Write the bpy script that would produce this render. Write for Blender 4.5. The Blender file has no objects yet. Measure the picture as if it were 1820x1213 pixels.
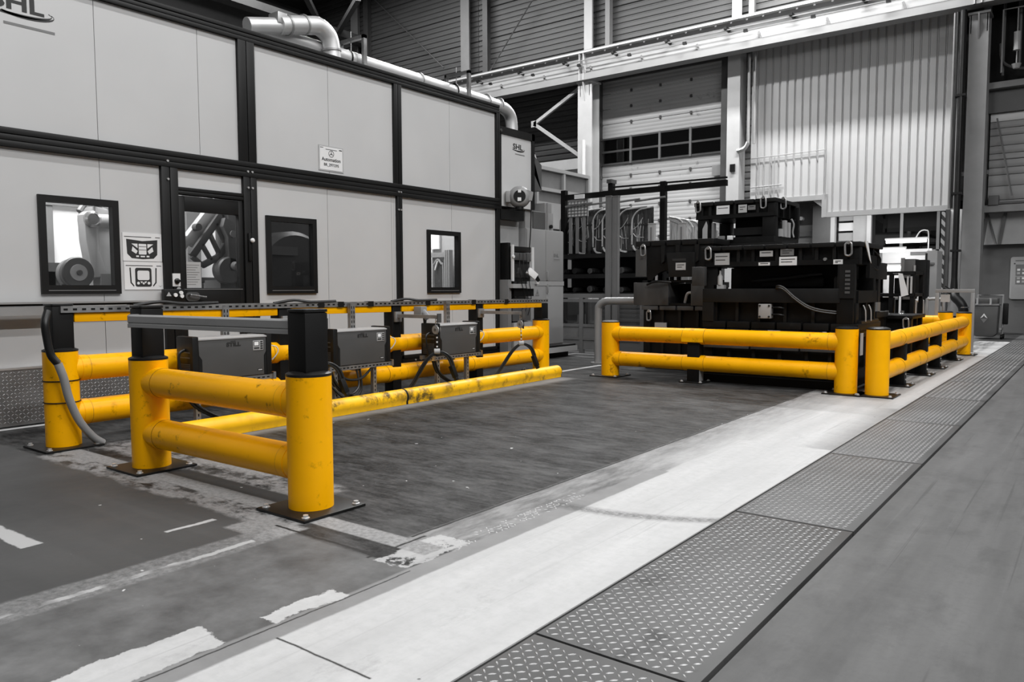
import bpy, bmesh, math, random
from mathutils import Vector, Matrix
random.seed(7)
PI = math.pi
sc = bpy.context.scene
COL = sc.collection
# ------------------------------------------------------------------ camera, world, lights, exposure
cam = bpy.data.cameras.new('camera'); camo = bpy.data.objects.new('camera', cam); COL.objects.link(camo)
cam.sensor_width = 36.0; cam.lens = 1373.44 / 1820 * 36.0; cam.clip_end = 200
yaw, pit, rol = 0.65155, -0.06845, -0.00299
fw = Vector((-math.sin(yaw) * math.cos(pit), math.cos(yaw) * math.cos(pit), math.sin(pit)))
rt = Vector((math.cos(yaw), math.sin(yaw), 0)); up = rt.cross(fw)
r2 = rt * math.cos(rol) + up * math.sin(rol); u2 = up * math.cos(rol) - rt * math.sin(rol)
M = Matrix((r2, u2, -fw)).transposed().to_4x4(); M.translation = (0, 0, 1.1)
camo.matrix_world = M
sc.camera = camo
sc.view_settings.view_transform = 'Standard'; sc.view_settings.look = 'None'
sc.view_settings.gamma = 1.0; sc.view_settings.use_curve_mapping = False
sc.view_settings.exposure = 0.18
w = bpy.data.worlds.new('world'); sc.world = w; w.use_nodes = True
w.node_tree.nodes['Background'].inputs[0].default_value = (0.5, 0.5, 0.5, 1)
w.node_tree.nodes['Background'].inputs[1].default_value = 0.13
def lamp(name, loc, sx, sy, power, rot=(0, 0, 0)):
    l = bpy.data.lights.new(name, 'AREA'); l.shape = 'RECTANGLE'; l.size = sx; l.size_y = sy; l.energy = power
    o = bpy.data.objects.new(name, l); COL.objects.link(o); o.location = loc; o.rotation_euler = rot
    return o
# rows of ceiling luminaires of the hall, then added fill lights
lamp('ceiling_or_fill_lamp', (-5.9, 18.9, 11.0), 5.2, 0.3, 1250)
lamp('ceiling_or_fill_lamp', (-11.8, 16.3, 11.0), 7.0, 0.3, 850)
for x, p in ((-3.4, 215), (1.5, 260), (6.0, 640)):
    for y in (1.5, 7.0, 12.0):
        lamp('ceiling_or_fill_lamp', (x, y, 9.5), 0.4, 3.6, p * {1.5: 1.1, 7.0: 0.9, 12.0: 0.3}[y])
lamp('ceiling_or_fill_lamp', (-18.5, 17.0, 12.7), 9.0, 0.4, 900)  # fill light added to lift the dark upper left of the hall
for x in (-3.4, 2.0): lamp('ceiling_or_fill_lamp', (x, -4.0, 9.5), 0.4, 3.6, 110)  # fill lights added behind the camera for the near posts
lamp('passage_fill', (-5.4, 23.4, 3.6), 3.0, 0.3, 110)  # unseen fill light added to brighten the passage
# ------------------------------------------------------------------ materials
MATS = {}
class NT:
    def __init__(s, nt): s.nt = nt
    def n(s, t, **kw):
        o = s.nt.nodes.new(t)
        for k, v in kw.items(): setattr(o, k, v)
        return o
    def put(s, sock, v):
        if isinstance(v, (int, float)): sock.default_value = v
        elif isinstance(v, tuple): sock.default_value = v
        else: s.nt.links.new(v, sock)
    def m(s, op, a, b=0.0, c=None, clamp=False):
        o = s.n('ShaderNodeMath', operation=op, use_clamp=clamp)
        s.put(o.inputs[0], a); s.put(o.inputs[1], b)
        if c is not None: s.put(o.inputs[2], c)
        return o.outputs[0]
    def rng(s, v, a, b, lo=0.0, hi=1.0):
        o = s.n('ShaderNodeMapRange'); s.put(o.inputs[0], v)
        for i, q in enumerate((a, b, lo, hi)): s.put(o.inputs[i + 1], q)
        return o.outputs[0]
    def noise(s, vec, scale, detail=4.0, rough=0.55):
        o = s.n('ShaderNodeTexNoise'); s.put(o.inputs['Vector'], vec); o.inputs['Scale'].default_value = scale
        o.inputs['Detail'].default_value = detail; o.inputs['Roughness'].default_value = rough
        return o.outputs[0]
    def scaled(s, vec, sx, sy, sz):
        o = s.n('ShaderNodeVectorMath', operation='MULTIPLY'); s.put(o.inputs[0], vec); o.inputs[1].default_value = (sx, sy, sz)
        return o.outputs[0]
    def mix(s, f, a, b):
        o = s.n('ShaderNodeMix', data_type='RGBA'); s.put(o.inputs[0], f); s.put(o.inputs[6], a); s.put(o.inputs[7], b)
        return o.outputs[2]
    def bump(s, h, strength, dist=0.01):
        o = s.n('ShaderNodeBump'); s.put(o.inputs['Height'], h); o.inputs['Strength'].default_value = strength
        o.inputs['Distance'].default_value = dist
        return o.outputs[0]
def col(c): return (c, c, c, 1) if isinstance(c, (int, float)) else (c[0], c[1], c[2], 1)
def mat(name, c, rough=0.5, metal=0.0, var=0.12, scale=3.0, stretch=(1, 1, 1), dirt=0.0, dirtc=0.02, dscale=6.0, bump=0.0, spec=0.5, coat=0.0):
    """painted / metal surface with slight mottling and optional dark scuffs"""
    m = bpy.data.materials.new(name); m.use_nodes = True; MATS[name] = m
    t = NT(m.node_tree); b = m.node_tree.nodes['Principled BSDF']
    tc = t.n('ShaderNodeTexCoord').outputs['Object']
    v = t.scaled(tc, *stretch)
    n1 = t.noise(v, scale)
    base = col(c); dk = tuple(x * (1 - var) for x in base[:3]) + (1,); lt = tuple(min(1, x * (1 + var)) for x in base[:3]) + (1,)
    cc = t.mix(t.rng(n1, 0.3, 0.7), dk, lt)
    if dirt > 0:
        n2 = t.noise(t.scaled(tc, 1, 1, 1), dscale, 7.0, 0.7); n3 = t.noise(tc, dscale * 0.35, 2.0)
        f = t.m('MULTIPLY', t.rng(n2, 0.62 - dirt * 0.12, 0.72 - dirt * 0.1), t.rng(n3, 0.42, 0.62), clamp=True)
        cc = t.mix(f, cc, col(dirtc))
    t.put(b.inputs['Base Color'], cc)
    t.put(b.inputs['Roughness'], t.rng(n1, 0.2, 0.8, max(0.03, rough - 0.06), min(1, rough + 0.06)))
    b.inputs['Metallic'].default_value = metal
    b.inputs['Specular IOR Level'].default_value = spec
    b.inputs['Coat Weight'].default_value = coat
    if bump > 0: t.put(b.inputs['Normal'], t.bump(t.noise(v, scale * 8, 3.0), bump, 0.003))
    return m
def emit(name, c, s):
    m = bpy.data.materials.new(name); m.use_nodes = True; MATS[name] = m
    b = m.node_tree.nodes['Principled BSDF']; b.inputs['Base Color'].default_value = col(c)
    b.inputs['Emission Color'].default_value = col(c); b.inputs['Emission Strength'].default_value = s
    return m
def glass(name, tint=0.85, gl=0.08, rough=0.02):
    m = bpy.data.materials.new(name); m.use_nodes = True; MATS[name] = m
    nt = m.node_tree; nt.nodes.clear(); t = NT(nt)
    out = t.n('ShaderNodeOutputMaterial'); tr = t.n('ShaderNodeBsdfTransparent'); tr.inputs[0].default_value = col(tint)
    g = t.n('ShaderNodeBsdfGlossy'); g.inputs['Roughness'].default_value = rough; g.inputs[0].default_value = (1, 1, 1, 1)
    fr = t.n('ShaderNodeLayerWeight'); fr.inputs[0].default_value = 0.5
    f = t.m('ADD', t.m('MULTIPLY', t.m('POWER', fr.outputs['Facing'], 5.0), 0.8), gl, clamp=True)
    mx = t.n('ShaderNodeMixShader'); t.put(mx.inputs[0], f); nt.links.new(tr.outputs[0], mx.inputs[1]); nt.links.new(g.outputs[0], mx.inputs[2])
    nt.links.new(mx.outputs[0], out.inputs[0])
    return m
YEL = (0.95, 0.44, 0.0)
mat('yellow', YEL, 0.34, var=0.05, scale=2.2, dirt=0.25, dirtc=(0.16, 0.075, 0.0), dscale=14.0, spec=0.18)
mat('yellow_worn', (0.93, 0.5, 0.002), 0.45, var=0.1, scale=3.0, dirt=1.1, dirtc=(0.12, 0.075, 0.01), dscale=7.0)
mat('yellow_used', YEL, 0.38, var=0.07, scale=3.0, spec=0.22, dirt=0.45, dirtc=(0.25, 0.1, 0.0), dscale=8.0)
mat('black_plastic', 0.007, 0.4, var=0.25, spec=0.35)
mat('black_matt', 0.004, 0.55, var=0.3, spec=0.25)
mat('black_frame', 0.0065, 0.45, var=0.15, scale=1.5, spec=0.3)
mat('rubber', 0.01, 0.4, var=0.2)
mat('panel', 0.49, 0.45, var=0.03, scale=1.2, bump=0.03)
mat('annex_panel', 0.52, 0.45, var=0.03)
mat('panel_dark', 0.3, 0.5, var=0.06)
mat('seam', 0.08, 0.6)
mat('cabinet', 0.25, 0.42, var=0.05, scale=1.3, bump=0.04)
mat('grey_dark', 0.07, 0.45, var=0.12)
mat('grey_mid', 0.16, 0.45, var=0.1)
mat('grey_charger', 0.072, 0.42, var=0.05)
mat('lid', 0.36, 0.35, var=0.05)
mat('alu', 0.42, 0.36, metal=0.6, var=0.08)
mat('galv', 0.33, 0.4, metal=0.75, var=0.25, scale=9.0)
mat('steel', 0.55, 0.25, metal=0.95, var=0.1)
mat('duct', 0.7, 0.42, metal=0.6, var=0.06, scale=3.0)
mat('handrail', 0.3, 0.35, metal=0.25, var=0.06)
mat('paper', 0.68, 0.6, var=0.03)
mat('paper_grey', 0.38, 0.6, var=0.08)
mat('ink', 0.015, 0.6)
mat('ink_grey', 0.16, 0.6)
mat('bolt', 0.75, 0.3, metal=0.7)
mat('white', 0.75, 0.4, var=0.03)
mat('white_soft', 0.6, 0.5, var=0.05)
mat('die', 0.006, 0.5, var=0.4, scale=2.5, dirt=0.2, dirtc=0.016, dscale=5.0, spec=0.16)
mat('die_edge', 0.009, 0.45, var=0.4, scale=3.0, spec=0.22)
mat('die_light', 0.045, 0.5, var=0.5, scale=3.0, stretch=(1, 1, 0.4))
mat('die_dark', 0.004, 0.6, var=0.4, spec=0.2)
mat('beam_low', 0.26, 0.45, var=0.05)
mat('beam', 0.33, 0.42, var=0.05, scale=1.0)
mat('column', 0.46, 0.45, var=0.05)
mat('column_grey', 0.2, 0.5, var=0.08)
mat('clad_dark', 0.08, 0.5, var=0.1, scale=0.8, stretch=(1, 1, 6))
mat('clad_mid', 0.27, 0.5, var=0.08, scale=0.8, stretch=(1, 1, 6))
mat('clad_white', 0.5, 0.42, var=0.05, scale=0.8)
mat('door_panel', 0.42, 0.45, var=0.05, scale=1.0, stretch=(1, 1, 5), dirt=0.15, dirtc=0.2, dscale=3.0)
mat('wall_grey', 0.1, 0.55, var=0.08)
mat('wall_light', 0.34, 0.55, var=0.06)
mat('roof', 0.035, 0.7, var=0.2)
mat('roof_beam', 0.06, 0.5, var=0.1)
mat('plate_steel', 0.065, 0.5, metal=0.15, var=0.4, scale=2.2, stretch=(1, 0.35, 1), dirt=0.5, dirtc=0.025, dscale=4.0, spec=0.25)
mat('plate_skirt', 0.16, 0.4, metal=0.5, var=0.2, scale=5.0)
mat('lug', 0.24, 0.38, metal=0.5, var=0.2)
mat('lug_far', 0.2, 0.42, metal=0.45, var=0.2)
mat('wrap', 0.42, 0.2, metal=0.3, var=0.6, scale=6.0, stretch=(5, 5, 0.5), bump=0.3, coat=0.4)
mat('wrap_dark', 0.035, 0.14, metal=0.3, var=0.9, scale=5.0, stretch=(6, 6, 0.5), bump=0.5, coat=0.4)  # stretched colour streaks imitate the shine on crumpled foil
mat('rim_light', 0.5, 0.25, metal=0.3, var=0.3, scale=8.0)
mat('robot', 0.36, 0.4, var=0.08)
mat('robot_dark', 0.07, 0.4, var=0.15)
mat('screen', 0.02, 0.15)
mat('alu_grey', 0.17, 0.42, metal=0.2, var=0.06)
emit('tube_light', 1.0, 2.5)
emit('lcd', 0.62, 0.25)
emit('white_board_glow', 0.9, 0.15)  # slight glow added so the inner panels look lit
glass('pane', 0.86, 0.06)
glass('pane_dark', 0.3, 0.05)
glass('pane_shade', 0.55, 0.05)  # tint stands in for the dark interior behind the middle window
def hazard_mat():
    m = bpy.data.materials.new('hazard'); m.use_nodes = True; MATS['hazard'] = m
    t = NT(m.node_tree); b = m.node_tree.nodes['Principled BSDF']
    sp = t.n('ShaderNodeSeparateXYZ'); t.put(sp.inputs[0], t.n('ShaderNodeTexCoord').outputs['Object'])
    d = t.m('ADD', t.m('ADD', sp.outputs[2], t.m('MULTIPLY', sp.outputs[0], 1.2)), 10.0)
    f = t.m('GREATER_THAN', t.m('FRACT', t.m('DIVIDE', d, 0.22)), 0.5)
    t.put(b.inputs['Base Color'], t.mix(f, col(0.015), col(0.3))); b.inputs['Roughness'].default_value = 0.5
hazard_mat()
def floor_mat():
    m = bpy.data.materials.new('floor_concrete'); m.use_nodes = True; MATS['floor'] = m
    t = NT(m.node_tree); b = m.node_tree.nodes['Principled BSDF']
    P = t.n('ShaderNodeNewGeometry').outputs['Position']
    sp = t.n('ShaderNodeSeparateXYZ'); t.put(sp.inputs[0], P); X, Y = sp.outputs[0], sp.outputs[1]
    nb = t.noise(P, 0.9, 5.0); nf = t.noise(P, 5.0, 6.0, 0.65); ng = t.noise(P, 38.0, 4.0, 0.7)
    sx = t.noise(t.scaled(P, 0.9, 4.5, 1), 1.3, 6.0, 0.62)      # smears across the bay
    sy = t.noise(t.scaled(P, 5.0, 0.45, 1), 1.3, 6.0, 0.6)      # wheel smears along the aisle
    wob = t.m('MULTIPLY', t.m('SUBTRACT', t.noise(P, 3.2, 8.0, 0.72), 0.5), 1.0)
    wob2 = t.m('MULTIPLY', t.m('SUBTRACT', t.noise(t.scaled(P, 1, 1, 1), 4.1, 8.0, 0.72), 0.5), 1.0)
    def warped(a):
        if a == 0: return X, Y
        return t.m('ADD', X, t.m('MULTIPLY', wob, a)), t.m('ADD', Y, t.m('MULTIPLY', wob2, a))
    def box(x0, x1, y0, y1, s=0.006, a=0.0):
        u, v = warped(a)
        f = t.m('MULTIPLY', t.rng(u, x0 - s, x0 + s), t.rng(u, x1 + s, x1 - s))
        return t.m('MULTIPLY', f, t.m('MULTIPLY', t.rng(v, y0 - s, y0 + s), t.rng(v, y1 + s, y1 - s)))
    def G(v): return t.rng(v, 0.0, 1.0)
    def lay(c, f, val, k=1.0):
        return t.mix(t.m('MULTIPLY', f, k), c, val if not isinstance(val, (int, float)) else col(val))
    def vary(n, lo, hi, a=0.32, z=0.68): return t.rng(n, a, z, lo, hi)
    # dark painted bay
    hz_ = t.noise(t.scaled(P, 0.8, 3.0, 1), 7.0, 6.0, 0.7)
    c = t.mix(t.rng(t.m('ADD', t.m('MULTIPLY', t.noise(t.scaled(P, 1.0, 1.6, 1), 2.4, 8.0, 0.66), 0.5), t.m('MULTIPLY', hz_, 0.5)), 0.42, 0.6), col(0.01), col(0.068))
    c = t.mix(t.m('MULTIPLY', t.rng(ng, 0.45, 0.75), 0.25), c, col(0.13))
    # near-left slab, plainer paint
    f = box(-30, -2.95, -12, 2.12, 0.01, 0.05)
    c = t.mix(f, c, t.mix(t.rng(nb, 0.3, 0.7), col(0.056), col(0.078)))
    # slab between joint and edge strip
    f = box(-2.95, -2.1, -12, 2.12, 0.01, 0.04)
    c = t.mix(f, c, t.mix(t.rng(nf, 0.3, 0.72), col(0.07), col(0.15)))
    # far floor
    c = t.mix(box(-40, -2.0, 10.4, 40, 0.05), c, t.mix(t.rng(nb, 0.3, 0.7), col(0.09), col(0.14)))
    # aisle on the right
    a = t.mix(t.rng(sy, 0.3, 0.7), col(0.07), col(0.108))
    a = t.mix(t.m('MULTIPLY', t.rng(t.noise(t.scaled(P, 1.0, 0.5, 1), 4.5, 6.0, 0.7), 0.5, 0.68), 0.55), a, col(0.05))
    a = t.mix(t.m('MULTIPLY', t.rng(t.noise(t.scaled(P, 30, 0.35, 1), 1.0, 3.0, 0.6), 0.63, 0.7), 0.5), a, col(0.045))
    a = t.mix(t.m('MULTIPLY', t.rng(t.noise(t.scaled(P, 22, 0.3, 1), 1.3, 3.0, 0.6), 0.66, 0.76), 0.18), a, col(0.16))
    a = t.mix(t.m('MULTIPLY', t.rng(ng, 0.45, 0.75), 0.35), a, col(0.07))
    c = t.mix(box(-1.42, 40, -12, 40, 0.004), c, a)
    # worn grey strip beside the white strip
    g = t.mix(t.rng(t.noise(t.scaled(P, 4, 1, 1), 2.6, 7.0, 0.7), 0.36, 0.66), col(0.1), col(0.28))
    c = t.mix(box(-2.40, -2.0, 2.38, 8.6, 0.012, 0.03), c, g)
    # white strip
    wcol = t.mix(t.rng(sy, 0.25, 0.7), col(0.36), col(0.45))
    wcol = t.mix(t.m('MULTIPLY', t.rng(nf, 0.6, 0.8), 0.35), wcol, col(0.3))
    wcol = t.mix(t.m('MULTIPLY', t.rng(t.noise(t.scaled(P, 26, 0.5, 1), 1.0, 4.0, 0.6), 0.6, 0.72), 0.4), wcol, col(0.2))
    wcol = t.mix(t.m('MULTIPLY', t.rng(t.noise(t.scaled(P, 1, 0.6, 1), 5.0, 6.0, 0.75), 0.6, 0.74), 0.45), wcol, col(0.18))
    wcol = t.mix(t.m('MULTIPLY', t.rng(t.noise(P, 21.0, 5.0, 0.7), 0.44, 0.66), 0.28), wcol, col(0.3))
    c = t.mix(box(-2.04, -1.40, -12, 5.4, 0.012, 0.012), c, wcol)
    c = t.mix(box(-2.16, -1.40, 4.3, 8.2, 0.25, 0.16), c, wcol)
    c = t.mix(box(-2.0, -1.40, 8.2, 18.2, 0.02, 0.05), c, t.mix(t.rng(t.noise(t.scaled(P, 6, 0.5, 1), 1.5, 6, 0.65), 0.4, 0.62), col(0.14), col(0.42)))
    c = t.mix(box(-1.62, -1.40, 7.6, 18.0, 0.05, 0.05), c, wcol)
    c = t.mix(box(-2.125, -2.025, -12, 4.2, 0.006, 0.03), c, t.mix(t.rng(nf, 0.3, 0.7), col(0.17), col(0.225)))
    # chipped white patches along it
    c = lay(c, box(-2.32, -2.125, -12, 1.32, 0.003, 0.14), wcol)
    c = lay(c, box(-2.21, -2.125, 1.5, 1.8, 0.003, 0.2), wcol)
    c = lay(c, t.m('MULTIPLY', box(-2.32, -2.12, 2.1, 2.5, 0.004, 0.22), t.rng(t.noise(P, 7.0, 5.0, 0.7), 0.42, 0.46)), wcol, 0.8)
    # pale ground bands under and behind the near barrier
    pale = t.mix(t.rng(ng, 0.3, 0.7), col(0.15), col(0.3))
    c = t.mix(box(-5.65, -2.18, 2.26, 2.38, 0.006, 0.01), c, pale)
    worn = t.rng(t.noise(t.scaled(P, 1.2, 1.6, 1), 4.0, 8.0, 0.72), 0.42, 0.52)
    c = t.mix(t.m('MULTIPLY', box(-5.55, -2.95, 2.1, 2.27, 0.02, 0.16), worn), c, pale)
    c = t.mix(t.m('MULTIPLY', t.m('MULTIPLY', box(-5.6, -3.25, 2.48, 2.78, 0.03, 0.2), worn), 0.85), c, pale)
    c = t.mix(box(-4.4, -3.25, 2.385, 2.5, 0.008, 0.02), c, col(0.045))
    c = t.mix(box(-3.2, -2.86, 1.98, 2.2, 0.012, 0.12), c, pale)
    # old slab joint
    c = t.mix(t.m('MULTIPLY', box(-3.03, -2.84, -2, 2.05, 0.01, 0.05), 0.7), c, t.mix(t.rng(ng, 0.35, 0.7), col(0.12), col(0.26)))
    c = t.mix(t.m('MULTIPLY', box(-2.93, -2.895, -2, 1.95, 0.003, 0.11), t.rng(t.noise(P, 2.2, 3.0), 0.45, 0.5)), c, col(0.36))
    # dashes and flecks
    c = t.mix(box(-4.4, -3.62, 1.29, 1.37, 0.004, 0.07), c, col(0.36))
    c = t.mix(box(-3.35, -3.32, 1.78, 2.02, 0.004, 0.06), c, col(0.4))
    c = t.mix(t.m('MULTIPLY', t.rng(t.noise(P, 14.0, 2.0), 0.755, 0.77), box(-6, -2.2, 0, 8, 0.2)), c, col(0.5))
    c = t.mix(t.m('MULTIPLY', t.rng(t.noise(P, 9.0, 3.0), 0.735, 0.76), box(-2.1, 3, 0, 8, 0.1)), c, col(0.06))
    # painted lines by the cabin and the cabinet
    c = t.mix(box(-6.86, -6.78, 0, 3.7, 0.006, 0.01), c, col(0.45))
    c = t.mix(box(-5.68, -5.6, 8.0, 9.5, 0.006, 0.02), c, col(0.42))
    c = t.mix(box(-7.05, -6.97, 9.6, 10.95, 0.006, 0.02), c, col(0.5))
    c = t.mix(box(-7.05, -6.4, 10.9, 11.0, 0.008, 0.02), c, col(0.5))
    c = t.mix(t.m('MULTIPLY', box(-5.35, -5.05, 3, 7.9, 0.06, 0.06), 0.5), c, col(0.3))
    # tyre skids over the white strip
    yy = t.m('SUBTRACT', Y, t.m('ADD', 3.22, t.m('MULTIPLY', t.m('POWER', t.m('ADD', X, 2.1), 2.0), 0.45)))
    tm = t.m('MULTIPLY', t.rng(t.m('ABSOLUTE', yy), 0.07, 0.015), box(-2.2, -0.95, 3.0, 3.9, 0.1))
    c = t.mix(t.m('MULTIPLY', tm, t.rng(ng, 0.3, 0.6, 0.2, 0.75)), c, col(0.06))
    # cracks
    for (x0, x1, y0, y1, aa) in ((-2.40, -2.385, 2.4, 8.0, 0.03), (-3.02, -2.36, 2.135, 2.15, 0.05), (-2.03, -1.6, 1.43, 1.438, 0.02), (-2.36, -2.345, 2.1, 2.45, 0.05), (-2.105, -2.098, -1, 2.1, 0.03)):
        c = t.mix(box(x0, x1, y0, y1, 0.003, aa), c, col(0.025))
    t.put(b.inputs['Base Color'], c)
    t.put(b.inputs['Roughness'], t.rng(nf, 0.2, 0.8, 0.45, 0.65)); b.inputs['Specular IOR Level'].default_value = 0.1
    h = t.m('ADD', t.m('MULTIPLY', ng, 0.35), nf)
    t.put(b.inputs['Normal'], t.bump(h, 0.12, 0.006))
floor_mat()
# ------------------------------------------------------------------ mesh helpers
class MB:
    def __init__(s): s.v = []; s.f = []
    def add(s, vs, fs):
        k = len(s.v); s.v += [tuple(p) for p in vs]; s.f += [tuple(i + k for i in f) for f in fs]; return s
    def box(s, x0, x1, y0, y1, z0, z1):
        return s.add([(x0, y0, z0), (x1, y0, z0), (x1, y1, z0), (x0, y1, z0), (x0, y0, z1), (x1, y0, z1), (x1, y1, z1), (x0, y1, z1)],
                     [(0, 3, 2, 1), (4, 5, 6, 7), (0, 1, 5, 4), (1, 2, 6, 5), (2, 3, 7, 6), (3, 0, 4, 7)])
    def frame(s, a, b):
        d = (b - a).normalized(); r = Vector((0, 0, 1)) if abs(d.z) < 0.9 else Vector((0, 1, 0))
        u = d.cross(r).normalized(); return d, u, u.cross(d)
    def bar(s, a, b, w, h):
        """square bar from a to b, w across (horizontal), h the other way"""
        a = Vector(a); b = Vector(b); d, u, v = s.frame(a, b); u = u * w / 2; v = v * h / 2
        return s.add([a - u - v, a + u - v, a + u + v, a - u + v, b - u - v, b + u - v, b + u + v, b - u + v],
                     [(0, 3, 2, 1), (4, 5, 6, 7), (0, 1, 5, 4), (1, 2, 6, 5), (2, 3, 7, 6), (3, 0, 4, 7)])
    def cyl(s, a, b, r, n=20, rb=None):
        a = Vector(a); b = Vector(b); d, u, v = s.frame(a, b); rb = r if rb is None else rb
        vs = []
        for p, q in ((a, r), (b, rb)):
            for i in range(n): t = 2 * PI * i / n; vs.append(p + u * q * math.cos(t) + v * q * math.sin(t))
        fs = [(i, (i + 1) % n, n + (i + 1) % n, n + i) for i in range(n)] + [tuple(range(n))[::-1], tuple(range(n, 2 * n))]
        return s.add(vs, fs)
    def tube(s, pts, r, n=8, smooth=6, closed=False):
        pts = [Vector(p) for p in pts]
        if smooth > 1:
            P = pts; out = []
            m = len(P)
            rngs = range(m if closed else m - 1)
            for i in rngs:
                p0 = P[i - 1] if (i > 0 or closed) else P[0]; p1 = P[i]; p2 = P[(i + 1) % m]; p3 = P[(i + 2) % m] if (closed or i + 2 < m) else P[-1]
                for k in range(smooth):
                    t = k / smooth
                    out.append(0.5 * ((2 * p1) + (p2 - p0) * t + (2 * p0 - 5 * p1 + 4 * p2 - p3) * t * t + (3 * p1 - p0 - 3 * p2 + p3) * t ** 3))
            if not closed: out.append(P[-1])
            pts = out
        m = len(pts); vs = []; u = None
        for i, p in enumerate(pts):
            a = pts[i - 1] if (i > 0 or closed) else p; b = pts[(i + 1) % m] if (i + 1 < m or closed) else p
            d = (b - a).normalized()
            if u is None: u = d.cross(Vector((0, 0, 1)) if abs(d.z) < 0.9 else Vector((0, 1, 0))).normalized()
            else:
                u = u - d * u.dot(d); u.normalize()
            v = d.cross(u)
            for k in range(n): t = 2 * PI * k / n; vs.append(p + u * r * math.cos(t) + v * r * math.sin(t))
        fs = []
        for i in range(m if closed else m - 1):
            j = (i + 1) % m
            for k in range(n): fs.append((i * n + k, i * n + (k + 1) % n, j * n + (k + 1) % n, j * n + k))
        if not closed: fs += [tuple(range(n))[::-1], tuple(range((m - 1) * n, m * n))]
        return s.add(vs, fs)
    def prism(s, poly, ax, a, b):
        f = {'x': lambda p, d: (d, p[0], p[1]), 'y': lambda p, d: (p[0], d, p[1]), 'z': lambda p, d: (p[0], p[1], d)}[ax]
        n = len(poly); vs = [f(p, a) for p in poly] + [f(p, b) for p in poly]
        fs = [(i, (i + 1) % n, n + (i + 1) % n, n + i) for i in range(n)] + [tuple(range(n))[::-1], tuple(range(n, 2 * n))]
        return s.add(vs, fs)
    def lathe(s, c, prof, d='z', n=24):
        """prof: (radius, height) along axis d from c"""
        c = Vector(c); ax = {'x': Vector((1, 0, 0)), 'y': Vector((0, 1, 0)), 'z': Vector((0, 0, 1))}[d]
        u = {'x': Vector((0, 1, 0)), 'y': Vector((0, 0, 1)), 'z': Vector((1, 0, 0))}[d]; v = ax.cross(u)
        vs = []
        for r, h in prof:
            for i in range(n): t = 2 * PI * i / n; vs.append(c + ax * h + u * r * math.cos(t) + v * r * math.sin(t))
        fs = []
        for j in range(len(prof) - 1):
            for i in range(n): fs.append((j * n + i, j * n + (i + 1) % n, (j + 1) * n + (i + 1) % n, (j + 1) * n + i))
        fs += [tuple(range(n))[::-1], tuple(range((len(prof) - 1) * n, len(prof) * n))]
        return s.add(vs, fs)
    def build(s, name, m, parent=None, bev=0.0, flat=False, off=None):
        o = Vector(off) if off is not None else (ORG.get(parent, Vector((0, 0, 0))) if parent else Vector((0, 0, 0)))
        me = bpy.data.meshes.new(name)
        me.from_pydata([(p[0] - o.x, p[1] - o.y, p[2] - o.z) for p in s.v], [], s.f)
        bm = bmesh.new(); bm.from_mesh(me)
        bmesh.ops.recalc_face_normals(bm, faces=bm.faces)
        if bev > 0:
            es = [e for e in bm.edges if len(e.link_faces) == 2 and e.calc_face_angle(0) > 0.7]
            bmesh.ops.bevel(bm, geom=es, offset=bev, segments=2, affect='EDGES', clamp_overlap=True, profile=0.6)
        if not flat:
            for f in bm.faces: f.smooth = True
        bm.to_mesh(me); bm.free()
        if not flat: me.set_sharp_from_angle(angle=0.62)
        me.materials.append(MATS[m])
        ob = bpy.data.objects.new(name, me); COL.objects.link(ob)
        if parent: ob.parent = parent
        ORG[ob] = o
        if not parent and off is not None: ob.location = off
        return ob
ORG = {}
def thing(name, label, cat, loc, group=None):
    o = bpy.data.objects.new(name, None); COL.objects.link(o); o.location = loc; o.empty_display_size = 0.1
    o['label'] = label; o['category'] = cat
    if group: o['group'] = group
    ORG[o] = Vector(loc)
    return o
def tag(o, label, cat, group=None):
    o['label'] = label; o['category'] = cat
    if group: o['group'] = group
    return o
def struct(o): o['kind'] = 'structure'; return o
def stuff(o): o['kind'] = 'stuff'; return o
def solo(mb, name, m, label, cat, loc, group=None, bev=0.0):
    return tag(mb.build(name, m, None, bev, off=loc), label, cat, group)
def dup(root, loc, label=None, rotz=None):
    r = root.copy(); COL.objects.link(r); r.location = loc
    if rotz is not None: r.rotation_euler = (0, 0, rotz)
    if label: r['label'] = label
    for ch in list(root.children):
        c = ch.copy(); COL.objects.link(c); c.parent = r
        for g in list(ch.children):
            d = g.copy(); COL.objects.link(d); d.parent = c
    return r
def text(s, size, p, face, parent, m='ink', name='lettering', bold=0.0, sx=1.0, ital=0.0):
    cu = bpy.data.curves.new(name, 'FONT'); cu.body = s; cu.size = size; cu.align_x = 'CENTER'; cu.align_y = 'CENTER'
    cu.extrude = 0.0006; cu.offset = bold; cu.resolution_u = 3; cu.shear = ital
    t = bpy.data.objects.new(name, cu); me = bpy.data.meshes.new_from_object(t)
    bpy.data.objects.remove(t); bpy.data.curves.remove(cu)
    o = ORG[parent]
    for v in me.vertices:
        x, y, z = v.co.x * sx, v.co.y, v.co.z
        q = Vector((z, x, y)) if face == 'x' else (Vector((x, -z, y)))
        v.co = q + Vector(p) - o
    me.materials.clear(); me.materials.append(MATS[m])
    ob = bpy.data.objects.new(name, me); COL.objects.link(ob); ob.parent = parent; ORG[ob] = o
    return ob
def arc2(cx, cy, r, a0, a1, n):
    return [(cx + r * math.cos(math.radians(a0 + (a1 - a0) * i / n)), cy + r * math.sin(math.radians(a0 + (a1 - a0) * i / n))) for i in range(n + 1)]
def rrect(x0, x1, y0, y1, r, n=4):
    return arc2(x1 - r, y1 - r, r, 0, 90, n) + arc2(x0 + r, y1 - r, r, 90, 180, n) + arc2(x0 + r, y0 + r, r, 180, 270, n) + arc2(x1 - r, y0 + r, r, 270, 360, n)
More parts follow.
